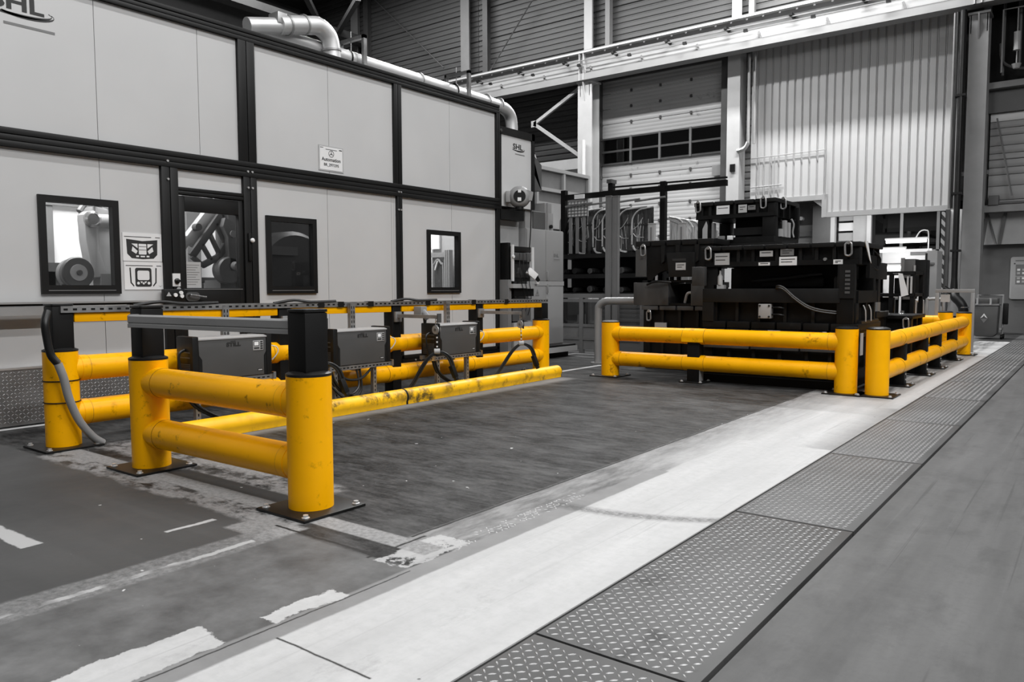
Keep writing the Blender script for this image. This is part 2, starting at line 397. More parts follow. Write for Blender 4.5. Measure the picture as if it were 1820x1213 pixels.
# ------------------------------------------------------------------ setting
f = MB(); f.box(-45, -1.408, -8, 27, -0.06, 0); f.box(-0.832, 25, -8, 27, -0.06, 0); f.box(-1.408, -0.832, 18.2, 27, -0.06, 0); f.box(-1.408, -0.832, -8, 18.2, -0.06, -0.035)
floor = struct(f.build('floor', 'floor'))
def lug(mb, p, u, v, n, L=0.0135, W=0.0036, h=0.0016):
    vs = []
    for k, hh in ((1.0, 0), (0.55, h)):
        for a, b in ((-1, 0), (-0.45, -1), (0.45, -1), (1, 0), (0.45, 1), (-0.45, 1)):
            vs.append(tuple(p[i] + u[i] * a * L * k + v[i] * b * W * k + n[i] * hh for i in range(3)))
    mb.add(vs, [(i, (i + 1) % 6, 6 + (i + 1) % 6, 6 + i) for i in range(6)] + [(6, 7, 8, 9, 10, 11)])
q = math.sqrt(0.5)
seams = [-1.4, 0.27, 1.945, 3.635, 5.303, 6.95, 8.6, 10.23, 11.9, 13.55, 15.2, 16.9, 18.19]
for k in range(len(seams) - 1):
    y0, y1 = seams[k] + 0.006, seams[k + 1] - 0.006
    pl = MB().box(-1.392, -0.848, y0, y1, -0.034, 0.002).build('cover_plate', 'plate_steel', floor, bev=0.0015)
    if y1 < 0.5: continue
    lm = MB(); st = 0.0295 if y0 < 7 else 0.045; far = y0 > 7
    nx = int(0.53 / st)
    for i in range(nx):
        for j in range(int((y1 - y0 - 0.02) / st)):
            x = -1.385 + st * (i + 0.5); y = y0 + 0.012 + st * (j + 0.5)
            u, v = ((q, q, 0), (-q, q, 0)) if (i + j) % 2 else ((q, -q, 0), (q, q, 0))
            lug(lm, (x, y, 0.002), u, v, (0, 0, 1), *((0.0135, 0.0036, 0.0016) if not far else (0.02, 0.006, 0.0016)))
    stuff(lm.build('tread_lug', 'lug' if y0 < 2 else 'lug_far', pl, flat=True))
lm = MB()
for i in range(4):
    for j in range(46):
        if random.random() < 0.25 + 0.4 * abs(j - 26) / 26: continue
        x = -2.205 + i * 0.024 + random.uniform(-0.004, 0.004); y = 2.36 + j * 0.024 + random.uniform(-0.004, 0.004)
        u, v = ((q, q, 0), (-q, q, 0)) if (i + j) % 2 else ((q, -q, 0), (q, q, 0))
        lug(lm, (x, y, 0.0), u, v, (0, 0, 1), 0.011, 0.0035, 0.0014)
stuff(lm.build('paint_chip', 'paper_grey', floor, flat=True))
# concrete edge angle irons beside the plates
MB().box(-1.4075, -1.401, -4, 18.19, -0.034, 0.001).build('edge_angle', 'grey_dark', floor)
MB().box(-0.846, -0.8325, -4, 18.19, -0.0345, -0.02).build('gap_shade_strip', 'black_matt', floor); MB().box(-1.4, -1.393, -4, 18.19, -0.0345, -0.02).build('gap_shade_strip', 'black_matt', floor)  # black strips laid in the gaps in place of their shade
c = MB().box(-45, 12, -8, 27, 13.2, 13.4)
ceil = struct(c.build('ceiling', 'roof'))
for i in range(8): MB().box(-28, -4, 1 + i * 3.0, 1.16 + i * 3.0, 12.85, 13.2).build('purlin', 'roof_beam', ceil)
MB().bar((-24.1, 8, 11.0), (-24.1, 22, 11.0), 0.5, 0.28).build('roof_truss_chord', 'roof_beam', ceil)
MB().bar((-22.1, 17.4, 11.1), (-23.9, 19.4, 11.1), 0.18, 0.18).build('roof_brace', 'roof_beam', ceil)
MB().bar((-20.7, 18.5, 11.05), (-24.0, 20.4, 11.05), 0.18, 0.18).build('roof_brace', 'roof_beam', ceil)
MB().bar((-26.9, 6, 12.3), (-26.9, 22, 12.3), 0.3, 0.3).build('roof_truss_chord', 'roof_beam', ceil)
wl = MB().box(-28.4, -28.2, -8, 22, 0, 13.2)
wall_left = struct(wl.build('wall_left', 'wall_grey'))
# back wall: backing with openings for the passage and the doors
YB = 22.0
b = MB(); b.box(-28.4, 12, YB, YB + 0.2, 7.7, 13.2); b.box(-28.4, -12.9, YB, YB + 0.2, 0, 7.7); b.box(-8.6, -7.75, YB, YB + 0.2, 0, 7.7)
b.box(-7.75, -2.4, YB, YB + 0.2, 3.8, 7.7); b.box(-12.9, -8.6, YB, YB + 0.2, 7.6, 7.7); b.box(-2.6, 12, YB, YB + 0.2, 2.0, 7.7); b.box(-2.6, 12, YB - 0.1, YB + 0.2, 0, 2.1)
wall_back = struct(b.build('wall_back', 'wall_grey'))
def hsheet(x0, x1, z0, z1, y, pitch, dep, m, par):
    """sheet with horizontal ribs facing -y"""
    n = max(1, int(round((z1 - z0) / pitch))); p = (z1 - z0) / n; poly = []
    for i in range(n):
        z = z0 + i * p
        poly += [(y, z), (y - dep, z + p * 0.12), (y - dep, z + p * 0.72), (y, z + p * 0.86)]
    poly += [(y, z1), (y + 0.02, z1), (y + 0.02, z0)]
    return MB().prism(poly, 'x', x0, x1).build('cladding_sheet', m, par)
def vsheet(x0, x1, z0, z1, y, pitch, dep, m, par):
    n = max(1, int(round((x1 - x0) / pitch))); p = (x1 - x0) / n; poly = []
    for i in range(n):
        x = x0 + i * p
        poly += [(x, y), (x + p * 0.10, y - dep), (x + p * 0.8, y - dep), (x + p * 0.9, y)]
    poly += [(x1, y), (x1, y + 0.02), (x0, y + 0.02)]
    return MB().prism(poly, 'z', z0, z1).build('cladding_sheet', m, par)
xs = [-28.2, -23.9, -18.2, -13.3, -8.5, -3.6, 3.0]
for i in range(len(xs) - 1):
    for j in range(5):
        hsheet(xs[i] + 0.01, xs[i + 1] - 0.01, 7.8 + j * 1.08, 7.8 + (j + 1) * 1.08 - 0.012, YB - 0.03, 0.18, 0.03, 'clad_dark', wall_back)
for x0, x1 in ((-28.2, -23.9), (-23.9, -18.2), (-18.2, -13.0)):
    for j in range(7): hsheet(x0 + 0.01, x1 - 0.01, 0.2 + j * 1.08, 0.2 + (j + 1) * 1.08 - 0.012, YB - 0.03, 0.18, 0.03, 'clad_dark', wall_back)
for j in range(7): hsheet(-8.3, -7.72, 0.2 + j * 1.08, 0.2 + (j + 1) * 1.08 - 0.012, YB - 0.5, 0.18, 0.03, 'clad_mid', wall_back)
# upright wall columns above the crane beam
for x0, x1, mm in ((-24.7, -24.3, 'column_grey'), (-23.95, -23.7, 'grey_dark'), (-18.8, -18.4, 'column_grey'), (-17.78, -17.56, 'grey_dark'), (-13.56, -13.26, 'column'), (-12.78, -12.62, 'column_grey'), (-8.64, -8.36, 'column'), (-8.16, -8.0, 'column_grey')):
    m_ = MB(); m_.box(x0, x1, YB - 0.36, YB - 0.33, 7.7, 13.2); m_.box((x0 + x1) / 2 - 0.02, (x0 + x1) / 2 + 0.02, YB - 0.33, YB - 0.06, 7.7, 13.2)
    m_.build('wall_column', mm, wall_back)
for a, bb in (((-23.4, 21.6, 12.6), (-19.6, 21.6, 9.2)), ((-15.6, 21.6, 10.7), (-17.7, 21.6, 8.4))):
    MB().cyl(a, bb, 0.022, 6).build('brace_rod', 'grey_dark', wall_back)
# white vertical cladding right of the middle, with the stepped lower edge
YC = 21.3
stx = [-7.9, -6.9, -5.88, -4.88, -3.9, -2.98]
for i in range(5):
    zb = 3.52 if i < 2 else 3.06
    vsheet(stx[i], stx[i + 1] - 0.004, zb, 7.75, YC, 0.2, 0.045, 'clad_white', wall_back)
    MB().box(stx[i] - 0.0, stx[i + 1], YC - 0.07, YC + 0.05, zb - 0.13, zb).build('edge_trim', 'wall_light', wall_back)
MB().box(-5.95, -5.82, YC - 0.075, YC + 0.05, 2.93, 3.53).build('edge_trim', 'wall_light', wall_back)
MB().prism([(-5.95, 3.39), (-6.2, 3.39), (-5.95, 3.2)], 'y', YC - 0.02, YC + 0.02).build('edge_bracket', 'wall_light', wall_back)
MB().box(-2.98, -2.9, YC - 0.06, YC + 0.5, 2.9, 7.6).build('edge_trim', 'column_grey', wall_back)
pp = MB()
for i in range(4): pp.tube([(-7.62 + i * 0.14, YC - 0.1, 3.4), (-7.62 + i * 0.14, YC - 0.1, 4.62)], 0.014, 6, 1)
pp.tube([(-7.85, YC - 0.1, 4.64), (-6.9, YC - 0.1, 4.66), (-5.88, YC - 0.1, 4.68), (-5.86, YC - 0.1, 3.5)], 0.012, 6, 1)
pp.tube([(-7.85, YC - 0.1, 3.85), (-7.0, YC - 0.1, 3.87)], 0.016, 6, 1)
tag(pp.build('conduit_run', 'wall_light'), 'thin pale conduits fixed low on the white ribbed wall', 'conduit')
# passage behind the opening
pb = MB(); pb.box(-8.3, -2.2, 25.4, 25.5, 0, 4); pb.box(-8.6, -8.3, 21.6, 25.5, 0, 4); pb.box(-8.3, -2.2, 21.5, 25.4, 3.75, 3.85)
passage = struct(pb.build('wall_passage', 'grey_mid'))
MB().box(-7.75, -7.2, 25.2, 25.38, 0, 3.05).build('wall_panel', 'wall_light', passage)
MB().box(-8.2, -7.0, 25.1, 25.3, 2.7, 2.85).build('wall_rail', 'column_grey', passage)
MB().box(-7.15, -6.62, 24.6, 25.3, 0, 3.6).build('wall_panel', 'wall_grey', passage)
MB().box(-6.62, -6.5, 24.6, 24.8, 0, 3.6).build('wall_post', 'column', passage)
for i in range(5): MB().box(-6.46, -6.02, 24.9, 24.95, 1.9 + i * 0.3, 2.14 + i * 0.3).build('notice_sheet', 'paper' if i % 2 else 'wall_light', passage)
MB().box(-6.02, -5.62, 24.8, 24.9, 0, 3.6).build('wall_panel', 'wall_light', passage)
MB().box(-5.62, -5.5, 24.7, 24.85, 0, 3.6).build('wall_post', 'column', passage)
for x0, x1 in ((-5.42, -4.74), (-4.66, -3.8), (-3.72, -2.9)):
    MB().box(x0, x1, 24.86, 24.9, 2.2, 3.5).build('window_pane', 'pane_dark', passage)
    MB().box(x1, x1 + 0.08, 24.8, 24.92, 0, 3.6).build('wall_post', 'column_grey', passage)
MB().box(-5.5, -2.4, 24.8, 24.92, 2.06, 2.16).build('wall_rail', 'wall_light', passage)
lp = MB().cyl((-7.6, 24.9, 3.25), (-7.6, 25.1, 3.25), 0.06, 10).build('spot_lamp', 'white', passage)
# ---- tall sectional door left of the white wall
d1 = MB(); d1.box(-12.95, -12.78, 21.3, 21.65, 0, 7.7); d1.box(-8.74, -8.5, 21.2, 21.65, 0, 7.7); d1.box(-12.95, -8.5, 21.45, 21.7, 7.55, 7.7)
door1 = struct(d1.build('door_1', 'grey_dark'))
zz = [4.163 - 0.47 * i for i in range(9, 0, -1)] + [4.163, 4.59, 4.975]
zz = [0.0, 0.43, 0.86, 1.3, 1.73, 2.2, 2.66, 3.14, 3.65, 4.163, 4.587, 4.975]
for i in range(len(zz) - 1):
    hsheet(-12.78, -8.74, zz[i] + 0.008, zz[i + 1] - 0.008, 21.52, 0.12, 0.004, 'door_panel', door1).name = 'door_panel'
for i, (z0, z1) in enumerate(((5.766, 6.221), (6.221, 6.693), (6.693, 7.163), (7.163, 7.6))):
    hsheet(-12.78, -8.74, z0 + 0.008, z1 - 0.008, 21.52, 0.12, 0.004, 'door_panel', door1).name = 'door_panel'
wx = [-12.74, -11.75, -10.77, -9.78, -8.78]
for z0, z1 in ((4.975, 5.362), (5.362, 5.766)):
    for i in range(4):
        MB().box(wx[i] + 0.03, wx[i + 1] - 0.03, 21.5, 21.52, z0 + 0.03, z1 - 0.03).build('window_pane', 'pane_dark', door1)
        MB().box(wx[i] + 0.03, wx[i + 1] - 0.03, 21.54, 21.56, z0, z1).build('window_backing', 'grey_dark', door1)
    MB().box(-12.78, -8.74, 21.47, 21.52, z0 - 0.03, z0 + 0.03).build('window_rail', 'grey_dark', door1)
MB().box(-12.78, -8.74, 21.47, 21.52, 5.74, 5.79).build('window_rail', 'grey_dark', door1)
for x in wx[1:4]: MB().box(x - 0.035, x + 0.035, 21.46, 21.52, 4.95, 5.8).build('window_mullion', 'grey_mid', door1)
for z in zz[6:] + [6.221, 6.693, 7.163]:
    for x in wx[1:4]: MB().box(x - 0.03, x + 0.03, 21.47, 21.52, z - 0.04, z + 0.04).build('hinge', 'grey_dark', door1)
for x in (-12.82, -8.68):
    for z in zz[6:] + [5.766, 6.221, 6.693, 7.163]: MB().box(x - 0.06, x + 0.06, 21.4, 21.5, z - 0.05, z + 0.05).build('track_roller', 'grey_dark', door1)
MB().box(-8.46, -8.1, 20.95, 21.4, 0, 7.6).build('door_jamb', 'column', door1)
MB().box(-8.34, -8.2, 20.9, 20.98, 4.3, 4.5).build('switch_box', 'black_plastic', door1)
MB().box(-9.05, -8.78, 21.36, 21.5, 4.3, 4.6).build('door_latch', 'alu', door1)
# ---- sectional door right of the column
d2 = MB(); d2.box(-2.42, -2.28, 21.15, 21.6, 2.7, 7.6); d2.box(-2.45, 6, 21.3, 21.6, 2.84, 3.0); d2.box(-2.45, 6, 21.2, 21.7, 5.66, 5.8)
door2 = struct(d2.build('door_2', 'column_grey'))
dz = [3.0, 3.127, 3.452, 3.712, 3.881, 4.063, 4.206, 4.387, 4.62, 4.788, 4.943, 5.14]
for i in range(len(dz) - 1):
    hsheet(-2.24, 4, dz[i] + 0.006, dz[i + 1] - 0.006, 21.5, 0.3, 0.012, 'white_soft' if i == 10 else 'clad_mid', door2).name = 'door_panel'
MB().box(-2.28, 6, 21.4, 21.6, 5.14, 5.68).build('door_header', 'grey_dark', door2)
MB().box(-2.28, 6, 21.4, 21.6, 5.8, 7.7).build('door_header', 'die_dark', door2)
rr_ = MB(); rr_.tube([(-2.1, 21.35, 5.0), (-1.75, 21.3, 3.2)], 0.02, 5, 1); rr_.build('pull_cord', 'grey_mid', door2)
MB().box(-2.2, -2.0, 21.25, 21.45, 3.0, 3.22).build('door_latch', 'grey_dark', door2)
MB().box(-2.2, 4, 21.33, 21.42, 3.02, 3.07).build('door_bar', 'grey_dark', door2)
lw = MB().box(-2.42, 6, 21.68, 21.72, 2.1, 2.84).build('translucent_panel', 'wall_light', wall_back)
for a, bb in (((-2.33, 21.6, 2.1), (-2.25, 21.6, 2.84)), ((-1.98, 21.6, 2.1), (-1.88, 21.6, 2.84)), ((-2.22, 21.62, 2.8), (-2.04, 21.62, 2.12))):
    MB().bar(a, bb, 0.07 if a[0] != -2.22 else 0.02, 0.05).build('panel_post', 'grey_dark', wall_back)
# ---- columns
def column(x0, x1, y, ztop, m, label):
    r = thing('steel_column', label, 'column', ((x0 + x1) / 2, y + 0.2, 0))
    p = MB(); xm = (x0 + x1) / 2
    p.box(x0, x1, y, y + 0.03, 0, ztop); p.box(xm - 0.02, xm + 0.02, y + 0.03, y + 0.42, 0, ztop); p.box(x0, x1, y + 0.42, y + 0.45, 0, ztop)
    p.build('shaft', m, r)
    MB().box(x0 - 0.03, x1 + 0.03, y - 0.04, y + 0.5, ztop, ztop + 0.05).build('cap_plate', m, r)
    MB().prism([(y - 0.12, ztop), (y, ztop), (y, ztop - 0.55)], 'x', xm - 0.015, xm + 0.015).build('gusset', m, r)
    for s in (-1, 1): MB().prism([(y, ztop), (y + 0.3, ztop), (y, ztop - 0.4)], 'x', xm + s * 0.16 - 0.01, xm + s * 0.16 + 0.01).build('gusset', m, r)
    MB().box(x0 - 0.1, x1 + 0.1, y - 0.08, y + 0.53, 0, 0.03).build('base_plate', m, r)
    return r
colM = column(-13.06, -12.56, 20.5, 7.35, 'column', 'white steel column under the crane beam left of the tall sectional door')
colR = column(-2.62, -2.24, 20.5, 7.2, 'column_grey', 'grey steel column right of the white ribbed wall')
# ---- crane runway beam
bm_ = thing('crane_runway_beam', 'long pale steel crane beam crossing the back of the hall above the doors', 'beam', (-9, 20.5, 7.4))
MB().prism([(20.5, 7.6), (20.53, 7.6), (20.53, 8.2), (20.5, 8.2)], 'x', -27.9, 5).build('web', 'beam', bm_)
MB().box(-27.9, 5, 20.33, 20.75, 8.2, 8.25).build('top_flange', 'column', bm_)
MB().box(-27.9, 5, 20.36, 20.75, 7.4, 7.6).build('bottom_flange', 'beam_low', bm_)
MB().box(-27.9, 5, 20.75, 21.6, 8.2, 8.24).build('light_baffle', 'column_grey', bm_)  # unseen plate added to stop lamp light passing over the beam
MB().box(-27.9, 5, 20.48, 20.58, 8.25, 8.32).build('crane_rail', 'grey_mid', bm_)
for z in (7.93, 7.82): MB().box(-27.9, 5, 20.26, 20.285, z, z + 0.03).build('conductor_rail', 'grey_mid', bm_)
for i in range(14):
    x = -20.3 + i * 1.72
    MB().box(x - 0.04, x + 0.04, 20.22, 20.5, 7.96, 8.03).build('rail_bracket', 'black_plastic', bm_)
    MB().box(x + 0.5, x + 0.6, 20.22, 20.3, 7.79, 7.86).build('rail_clamp', 'black_plastic', bm_)
    MB().bar((x + 0.9, 20.47, 7.6), (x + 0.82, 20.47, 7.8), 0.05, 0.05).build('stiffener', 'grey_mid', bm_)
for x in (-12.85, -2.45):
    for dx in (-0.07, 0.07): MB().box(x + dx - 0.012, x + dx + 0.012, 20.34, 20.5, 7.4, 8.25).build('stiffener', 'column', bm_)
bolt = MB()
for i in range(52):
    x = -20.2 + i * 0.43; bolt.box(x, x + 0.05, 20.32, 20.335, 8.11, 8.15)
stuff(bolt.build('flange_bolt', 'grey_dark', bm_))
br = thing('wall_brace', 'pale V-shaped brace left of the white column', 'brace', (-14.0, 20.7, 5.2))
MB().bar((-14.85, 20.7, 6.4), (-13.06, 20.7, 7.3), 0.08, 0.1).build('strut', 'wall_light', br)
MB().bar((-14.85, 20.7, 6.4), (-13.1, 20.7, 5.2), 0.08, 0.1).build('strut', 'wall_light', br)
MB().box(-14.95, -14.75, 20.66, 20.74, 6.3, 6.5).build('gusset', 'wall_light', br)
bk = thing('wall_bracket', 'pale horizontal bracket beam jutting left from the white column', 'bracket', (-13.8, 20.6, 4.8))
MB().box(-14.6, -13.06, 20.5, 20.7, 4.78, 5.1).build('arm', 'wall_light', bk)
MB().prism([(-14.75, 4.78), (-14.45, 4.78), (-14.7, 5.4)], 'y', 20.5, 20.53).build('gusset', 'wall_light', bk)
tb = MB().cyl((-12.75, 20.35, 0.2), (-12.75, 20.35, 5.6), 0.06, 12)
tag(tb.build('downpipe', 'white_soft'), 'white round pipe beside the white column', 'pipe')
pz = MB()
for dx in (0.0, 0.16): pz.cyl((-7.85 + dx, 20.95, 5.0), (-7.85 + dx, 20.95, 7.4), 0.045, 10)
pz.tube([(-7.85, 20.95, 5.05), (-7.95, 20.95, 4.9), (-8.15, 20.95, 4.85)], 0.06, 8, 4)
tag(pz.build('wall_pipes', 'alu'), 'pair of steel pipes high beside the tall door', 'pipe')
pr_ = MB()
for i in range(6): pr_.cyl((-2.0 + i * 0.3, 21.1 + 0.03 * (i % 2), 5.9 + 0.15 * (i % 3)), (-2.0 + i * 0.3, 21.1 + 0.03 * (i % 2), 7.5), 0.03 + 0.014 * (i % 2), 8)
pr_.tube([(-2.05, 21.0, 6.6), (-2.0, 21.0, 6.2), (-1.7, 21.0, 6.0), (-1.2, 21.0, 5.95)], 0.03, 8, 5)
tag(pr_.build('pipework', 'grey_dark'), 'dark vertical pipework high up right of the grey column', 'pipe')
gi = thing('pipe_hanger', 'grey angle hanger frame among the dark pipes', 'hanger', (-1.9, 20.8, 6.0))
MB().tube([(-2.0, 20.8, 5.9), (-2.0, 20.8, 7.28), (-1.2, 20.8, 7.28)], 0.022, 6, 1).build('frame', 'column_grey', gi)
MB().cyl((-1.72, 20.8, 6.35), (-1.72, 20.8, 6.75), 0.07, 10).build('canister', 'wall_light', gi)
MB().cyl((-1.72, 20.8, 5.95), (-1.72, 20.8, 6.05), 0.06, 10, 0.1).build('funnel', 'wall_light', gi)
MB().cyl((-1.72, 20.8, 6.05), (-1.72, 20.8, 7.28), 0.012, 6).build('rod', 'wall_light', gi)
# black down-pipe on the column with shiny fitting at its foot
dp = thing('drain_pipe', 'black pipe down the grey column ending in a shiny banded elbow', 'pipe', (-2.75, 20.2, 0))
MB().cyl((-2.72, 20.35, 1.15), (-2.72, 20.35, 7.3), 0.065, 14).build('riser', 'black_plastic', dp)
MB().cyl((-2.84, 20.4, 2.9), (-2.84, 20.4, 7.3), 0.03, 8).build('riser', 'black_plastic', dp)
MB().cyl((-2.9, 20.42, 2.9), (-2.9, 20.42, 7.3), 0.022, 8).build('riser', 'grey_mid', dp)
for z in (1.9, 3.2, 5.4): MB().box(-2.82, -2.62, 20.28, 20.5, z, z + 0.05).build('pipe_clamp', 'black_matt', dp)
MB().cyl((-2.72, 20.35, 0.95), (-2.72, 20.35, 1.3), 0.085, 14, 0.065).build('reducer', 'black_plastic', dp)
MB().tube([(-2.7, 20.25, 1.0), (-2.66, 20.15, 0.86), (-2.55, 20.1, 0.74), (-2.48, 20.1, 0.55), (-2.48, 20.1, 0.02)], 0.1, 14, 5).build('elbow', 'black_plastic', dp)
MB().tube([(-2.9, 20.15, 1.08), (-2.66, 20.2, 0.9)], 0.06, 12, 1).build('branch', 'black_plastic', dp)
for z in (0.62, 0.5, 0.3): MB().cyl((-2.48, 20.1, z), (-2.48, 20.1, z + 0.03), 0.108, 14).build('steel_band', 'steel', dp)
MB().box(-2.75, -2.5, 20.0, 20.06, 0.4, 0.44).build('valve_lever', 'black_matt', dp)
hz = MB().box(-3.06, -2.98, 20.6, 20.66, 0, 2.85); tag(hz.build('hazard_strip', 'hazard'), 'narrow black and white striped warning strip beside the pipe', 'strip')
MB_ = MB().box(-2.98, -2.9, 20.62, 20.8, 0, 2.9); tag(MB_.build('dark_post', 'grey_dark'), 'dark post behind the striped warning strip', 'post')
wbx = MB().box(-2.9, -2.66, 20.75, 20.8, 0, 2.9); tag(wbx.build('wall_board', 'white_soft', bev=0.01), 'tall white board between the striped strip and the grey column', 'board')
# ------------------------------------------------------------------ machine enclosure
XF = -6.9
en = thing('machine_enclosure', 'large two-storey machine enclosure of pale panels in a black frame with windows', 'enclosure', (-8.4, 4.5, 0))
def epanel(y0, y1, z0, z1, hole=None, m='panel', name='wall_panel'):
    b = MB(); a = XF - 0.045; c = XF - 0.005; g = 0.0025
    y0 += g; y1 -= g
    if hole is None: b.box(a, c, y0, y1, z0, z1)
    else:
        h0, h1, k0, k1 = hole; h0 = max(h0, y0); h1 = min(h1, y1)
        b.box(a, c, y0, y1, z0, k0); b.box(a, c, y0, y1, k1, z1)
        if h0 > y0 + 0.005: b.box(a, c, y0, h0, k0, k1)
        if h1 < y1 - 0.005: b.box(a, c, h1, y1, k0, k1)
    return b.build(name, m, en)
Z1, Z2, Z3, Z4 = 2.222, 2.372, 3.56, 3.68
for y0, y1 in ((0.2, 1.2), (1.2, 2.2), (2.2, 3.205), (3.205, 4.15), (4.15, 4.565), (4.75, 5.705), (5.705, 6.68), (6.805, 7.71), (7.71, 8.665)):
    epanel(y0, y1, Z2, Z3)
W1 = (2.70, 3.345, 1.06, 1.872); W2 = (4.855, 5.495, 1.05, 1.858); W3 = (7.255, 7.895, 1.038, 1.85)
def shrink(w, d=0.03): return (w[0] + d, w[1] - d, w[2] + d, w[3] - d)
for y0, y1, h in ((0.2, 1.2, None), (1.2, 2.2, None), (2.2, 3.205, shrink(W1)), (3.205, 3.74, shrink(W1)), (4.745, 5.668, shrink(W2)), (5.668, 6.68, None), (6.805, 7.74, shrink(W3)), (7.74, 8.665, shrink(W3))):
    epanel(y0, y1, 0.27, Z1, h)
MB().box(XF - 0.06, XF - 0.045, 0.2, 3.74, 0.27, 1.0).box(XF - 0.06, XF - 0.045, 4.745, 8.665, 0.27, 1.0).build('seam_backing', 'seam', en)
MB().box(XF - 0.06, XF - 0.045, 0.2, 8.665, Z2, Z3).build('seam_backing', 'seam', en)
epanel(3.9, 4.59, 2.052, 2.218, None, 'panel', 'transom_panel')
# light strips where the panel edge caps show
for y, z0, z1 in ((4.775, Z2, Z3), (6.64, 0.27, Z1), (8.62, 0.27, 2.2)):
    MB().box(XF - 0.006, XF - 0.002, y, y + 0.006, z0, z1).build('edge_cap', 'paper_grey', en)
# black aluminium profiles, each with a shallow groove down the middle
def profile_v(y0, y1, z0, z1, proud=0.03):
    b = MB(); ym = (y0 + y1) / 2
    b.box(XF - 0.06, XF + proud, y0, ym - 0.004, z0, z1); b.box(XF - 0.06, XF + proud, ym + 0.004, y1, z0, z1); b.box(XF - 0.06, XF + proud - 0.012, ym - 0.004, ym + 0.004, z0, z1)
    return b.build('frame_post', 'black_frame', en, bev=0.003)
def profile_h(y0, y1, z0, z1, proud=0.03, lip=True):
    b = MB(); n = 3 if z1 - z0 > 0.12 else 2; h = (z1 - z0) / n
    for i in range(n): b.box(XF - 0.06, XF + proud - (0.006 if i == 1 and n == 3 else 0), y0, y1, z0 + i * h + (0.003 if i else 0), z0 + (i + 1) * h - (0.003 if i < n - 1 else 0))
    b.box(XF - 0.06, XF + proud - 0.014, y0, y1, z0, z1)
    return b.build('frame_beam', 'black_frame', en, bev=0.003)
profile_h(0.1, 8.74, Z3, Z4); profile_h(0.1, 8.74, Z1, Z2, 0.034); profile_h(0.1, 8.74, 0.12, 0.27)
for y0, y1, z0, z1 in ((4.565, 4.75, Z2, Z3), (6.68, 6.805, Z2, Z3), (8.665, 8.74, Z2, Z3), (3.74, 3.9, 0.0, Z1), (4.59, 4.745, 0.0, Z1), (6.715, 6.8, 0.0, Z1), (8.665, 8.74, 0.0, Z1), (0.1, 0.2, 0.0, Z4)):
    profile_v(y0, y1, z0, z1)
profile_h(3.9, 4.59, 1.985, 2.052, 0.026)
MB().box(XF - 0.045, XF - 0.005, 6.68, 6.715, 0.27, Z1).build('wall_panel', 'panel', en)
# rest of the housing: roof, back, far side, floor
MB().box(-10.6, XF - 0.07, 0.1, 8.74, 3.62, 3.68).build('roof_panel', 'grey_mid', en)
MB().box(-10.6, -10.54, 0.1, 8.74, 0, 3.62).build('back_panel', 'panel', en)
MB().box(-10.54, XF - 0.07, 8.68, 8.74, 0, 3.62).build('end_panel', 'panel', en)
MB().box(-10.54, XF - 0.07, 0.1, 0.16, 0, 3.62).build('end_panel', 'panel', en)
MB().box(-10.54, XF - 0.07, 0.16, 8.68, 0.0, 0.12).build('floor_pan', 'grey_mid', en)
for y, z in ((3.80, 2.275), (3.80, 2.11), (4.64, 2.275), (4.69, 2.275), (4.64, 2.115), (4.69, 2.115), (6.735, 2.275), (6.775, 2.275), (6.735, 2.06), (6.775, 2.06)):
    MB().cyl((XF + 0.03, y, z), (XF + 0.042, y, z), 0.011, 10).build('bolt_head', 'bolt', en)
for y in (7.0, 7.1, 7.2, 5.9, 5.95):
    MB().cyl((XF + 0.025, y, 0.2), (XF + 0.036, y, 0.2), 0.01, 8).build('bolt_head', 'bolt', en)
def window(w, pm):
    y0, y1, z0, z1 = w; fr = MB(); t = 0.055
    o = [(y0, z0), (y1, z0), (y1, z1), (y0, z1)]; n_ = [(y0 + t, z0 + t + 0.02), (y1 - t, z0 + t + 0.02), (y1 - t, z1 - t), (y0 + t, z1 - t)]
    for i in range(4): fr.prism([o[i], o[(i + 1) % 4], n_[(i + 1) % 4], n_[i]], 'x', XF - 0.05, XF + 0.022)
    fo = fr.build('window_frame', 'black_frame', en)
    MB().box(XF - 0.03, XF - 0.022, y0 + t, y1 - t, z0 + t, z1 - t).build('pane', pm, fo)
    MB().box(XF + 0.022, XF + 0.027, y0 + 0.05, y1 - 0.05, z0 + 0.028, z0 + 0.034).build('sill_bead', 'grey_mid', fo)
window(W1, 'pane'); window(W2, 'pane_shade'); window(W3, 'pane')
# door of the enclosure
dr = MB(); X0, X1 = XF - 0.05, XF + 0.012
dr.box(X0, X1, 3.908, 3.965, 0.13, 1.975); dr.box(X0, X1, 4.535, 4.582, 0.13, 1.975); dr.box(X0, X1, 3.965, 4.535, 1.835, 1.975); dr.box(X0, X1, 3.965, 4.535, 0.80, 1.108); dr.box(X0, X1, 3.965, 4.535, 0.13, 0.24)
door = dr.build('door', 'black_frame', en, bev=0.004)
MB().box(XF - 0.032, XF - 0.025, 3.965, 4.535, 1.108, 1.835).build('pane', 'pane', door)
MB().box(XF - 0.04, XF - 0.02, 3.965, 4.535, 0.24, 0.80).build('infill_panel', 'panel', door)
MB().box(XF + 0.012, XF + 0.017, 3.93, 4.56, 1.094, 1.10).build('door_bead', 'grey_mid', door)
MB().prism(rrect(3.945, 4.09, 0.985, 1.07, 0.04), 'x', XF + 0.012, XF + 0.022).build('lock_plate', 'grey_dark', door)
MB().tube([(XF + 0.02, 3.975, 1.045), (XF + 0.06, 3.975, 1.045), (XF + 0.065, 4.0, 1.04), (XF + 0.065, 4.13, 1.02)], 0.0095, 8, 4).build('door_handle', 'steel', door)
MB().box(XF + 0.03, XF + 0.05, 4.62, 4.655, 1.38, 1.66).build('latch_rail', 'black_matt', en, bev=0.004)
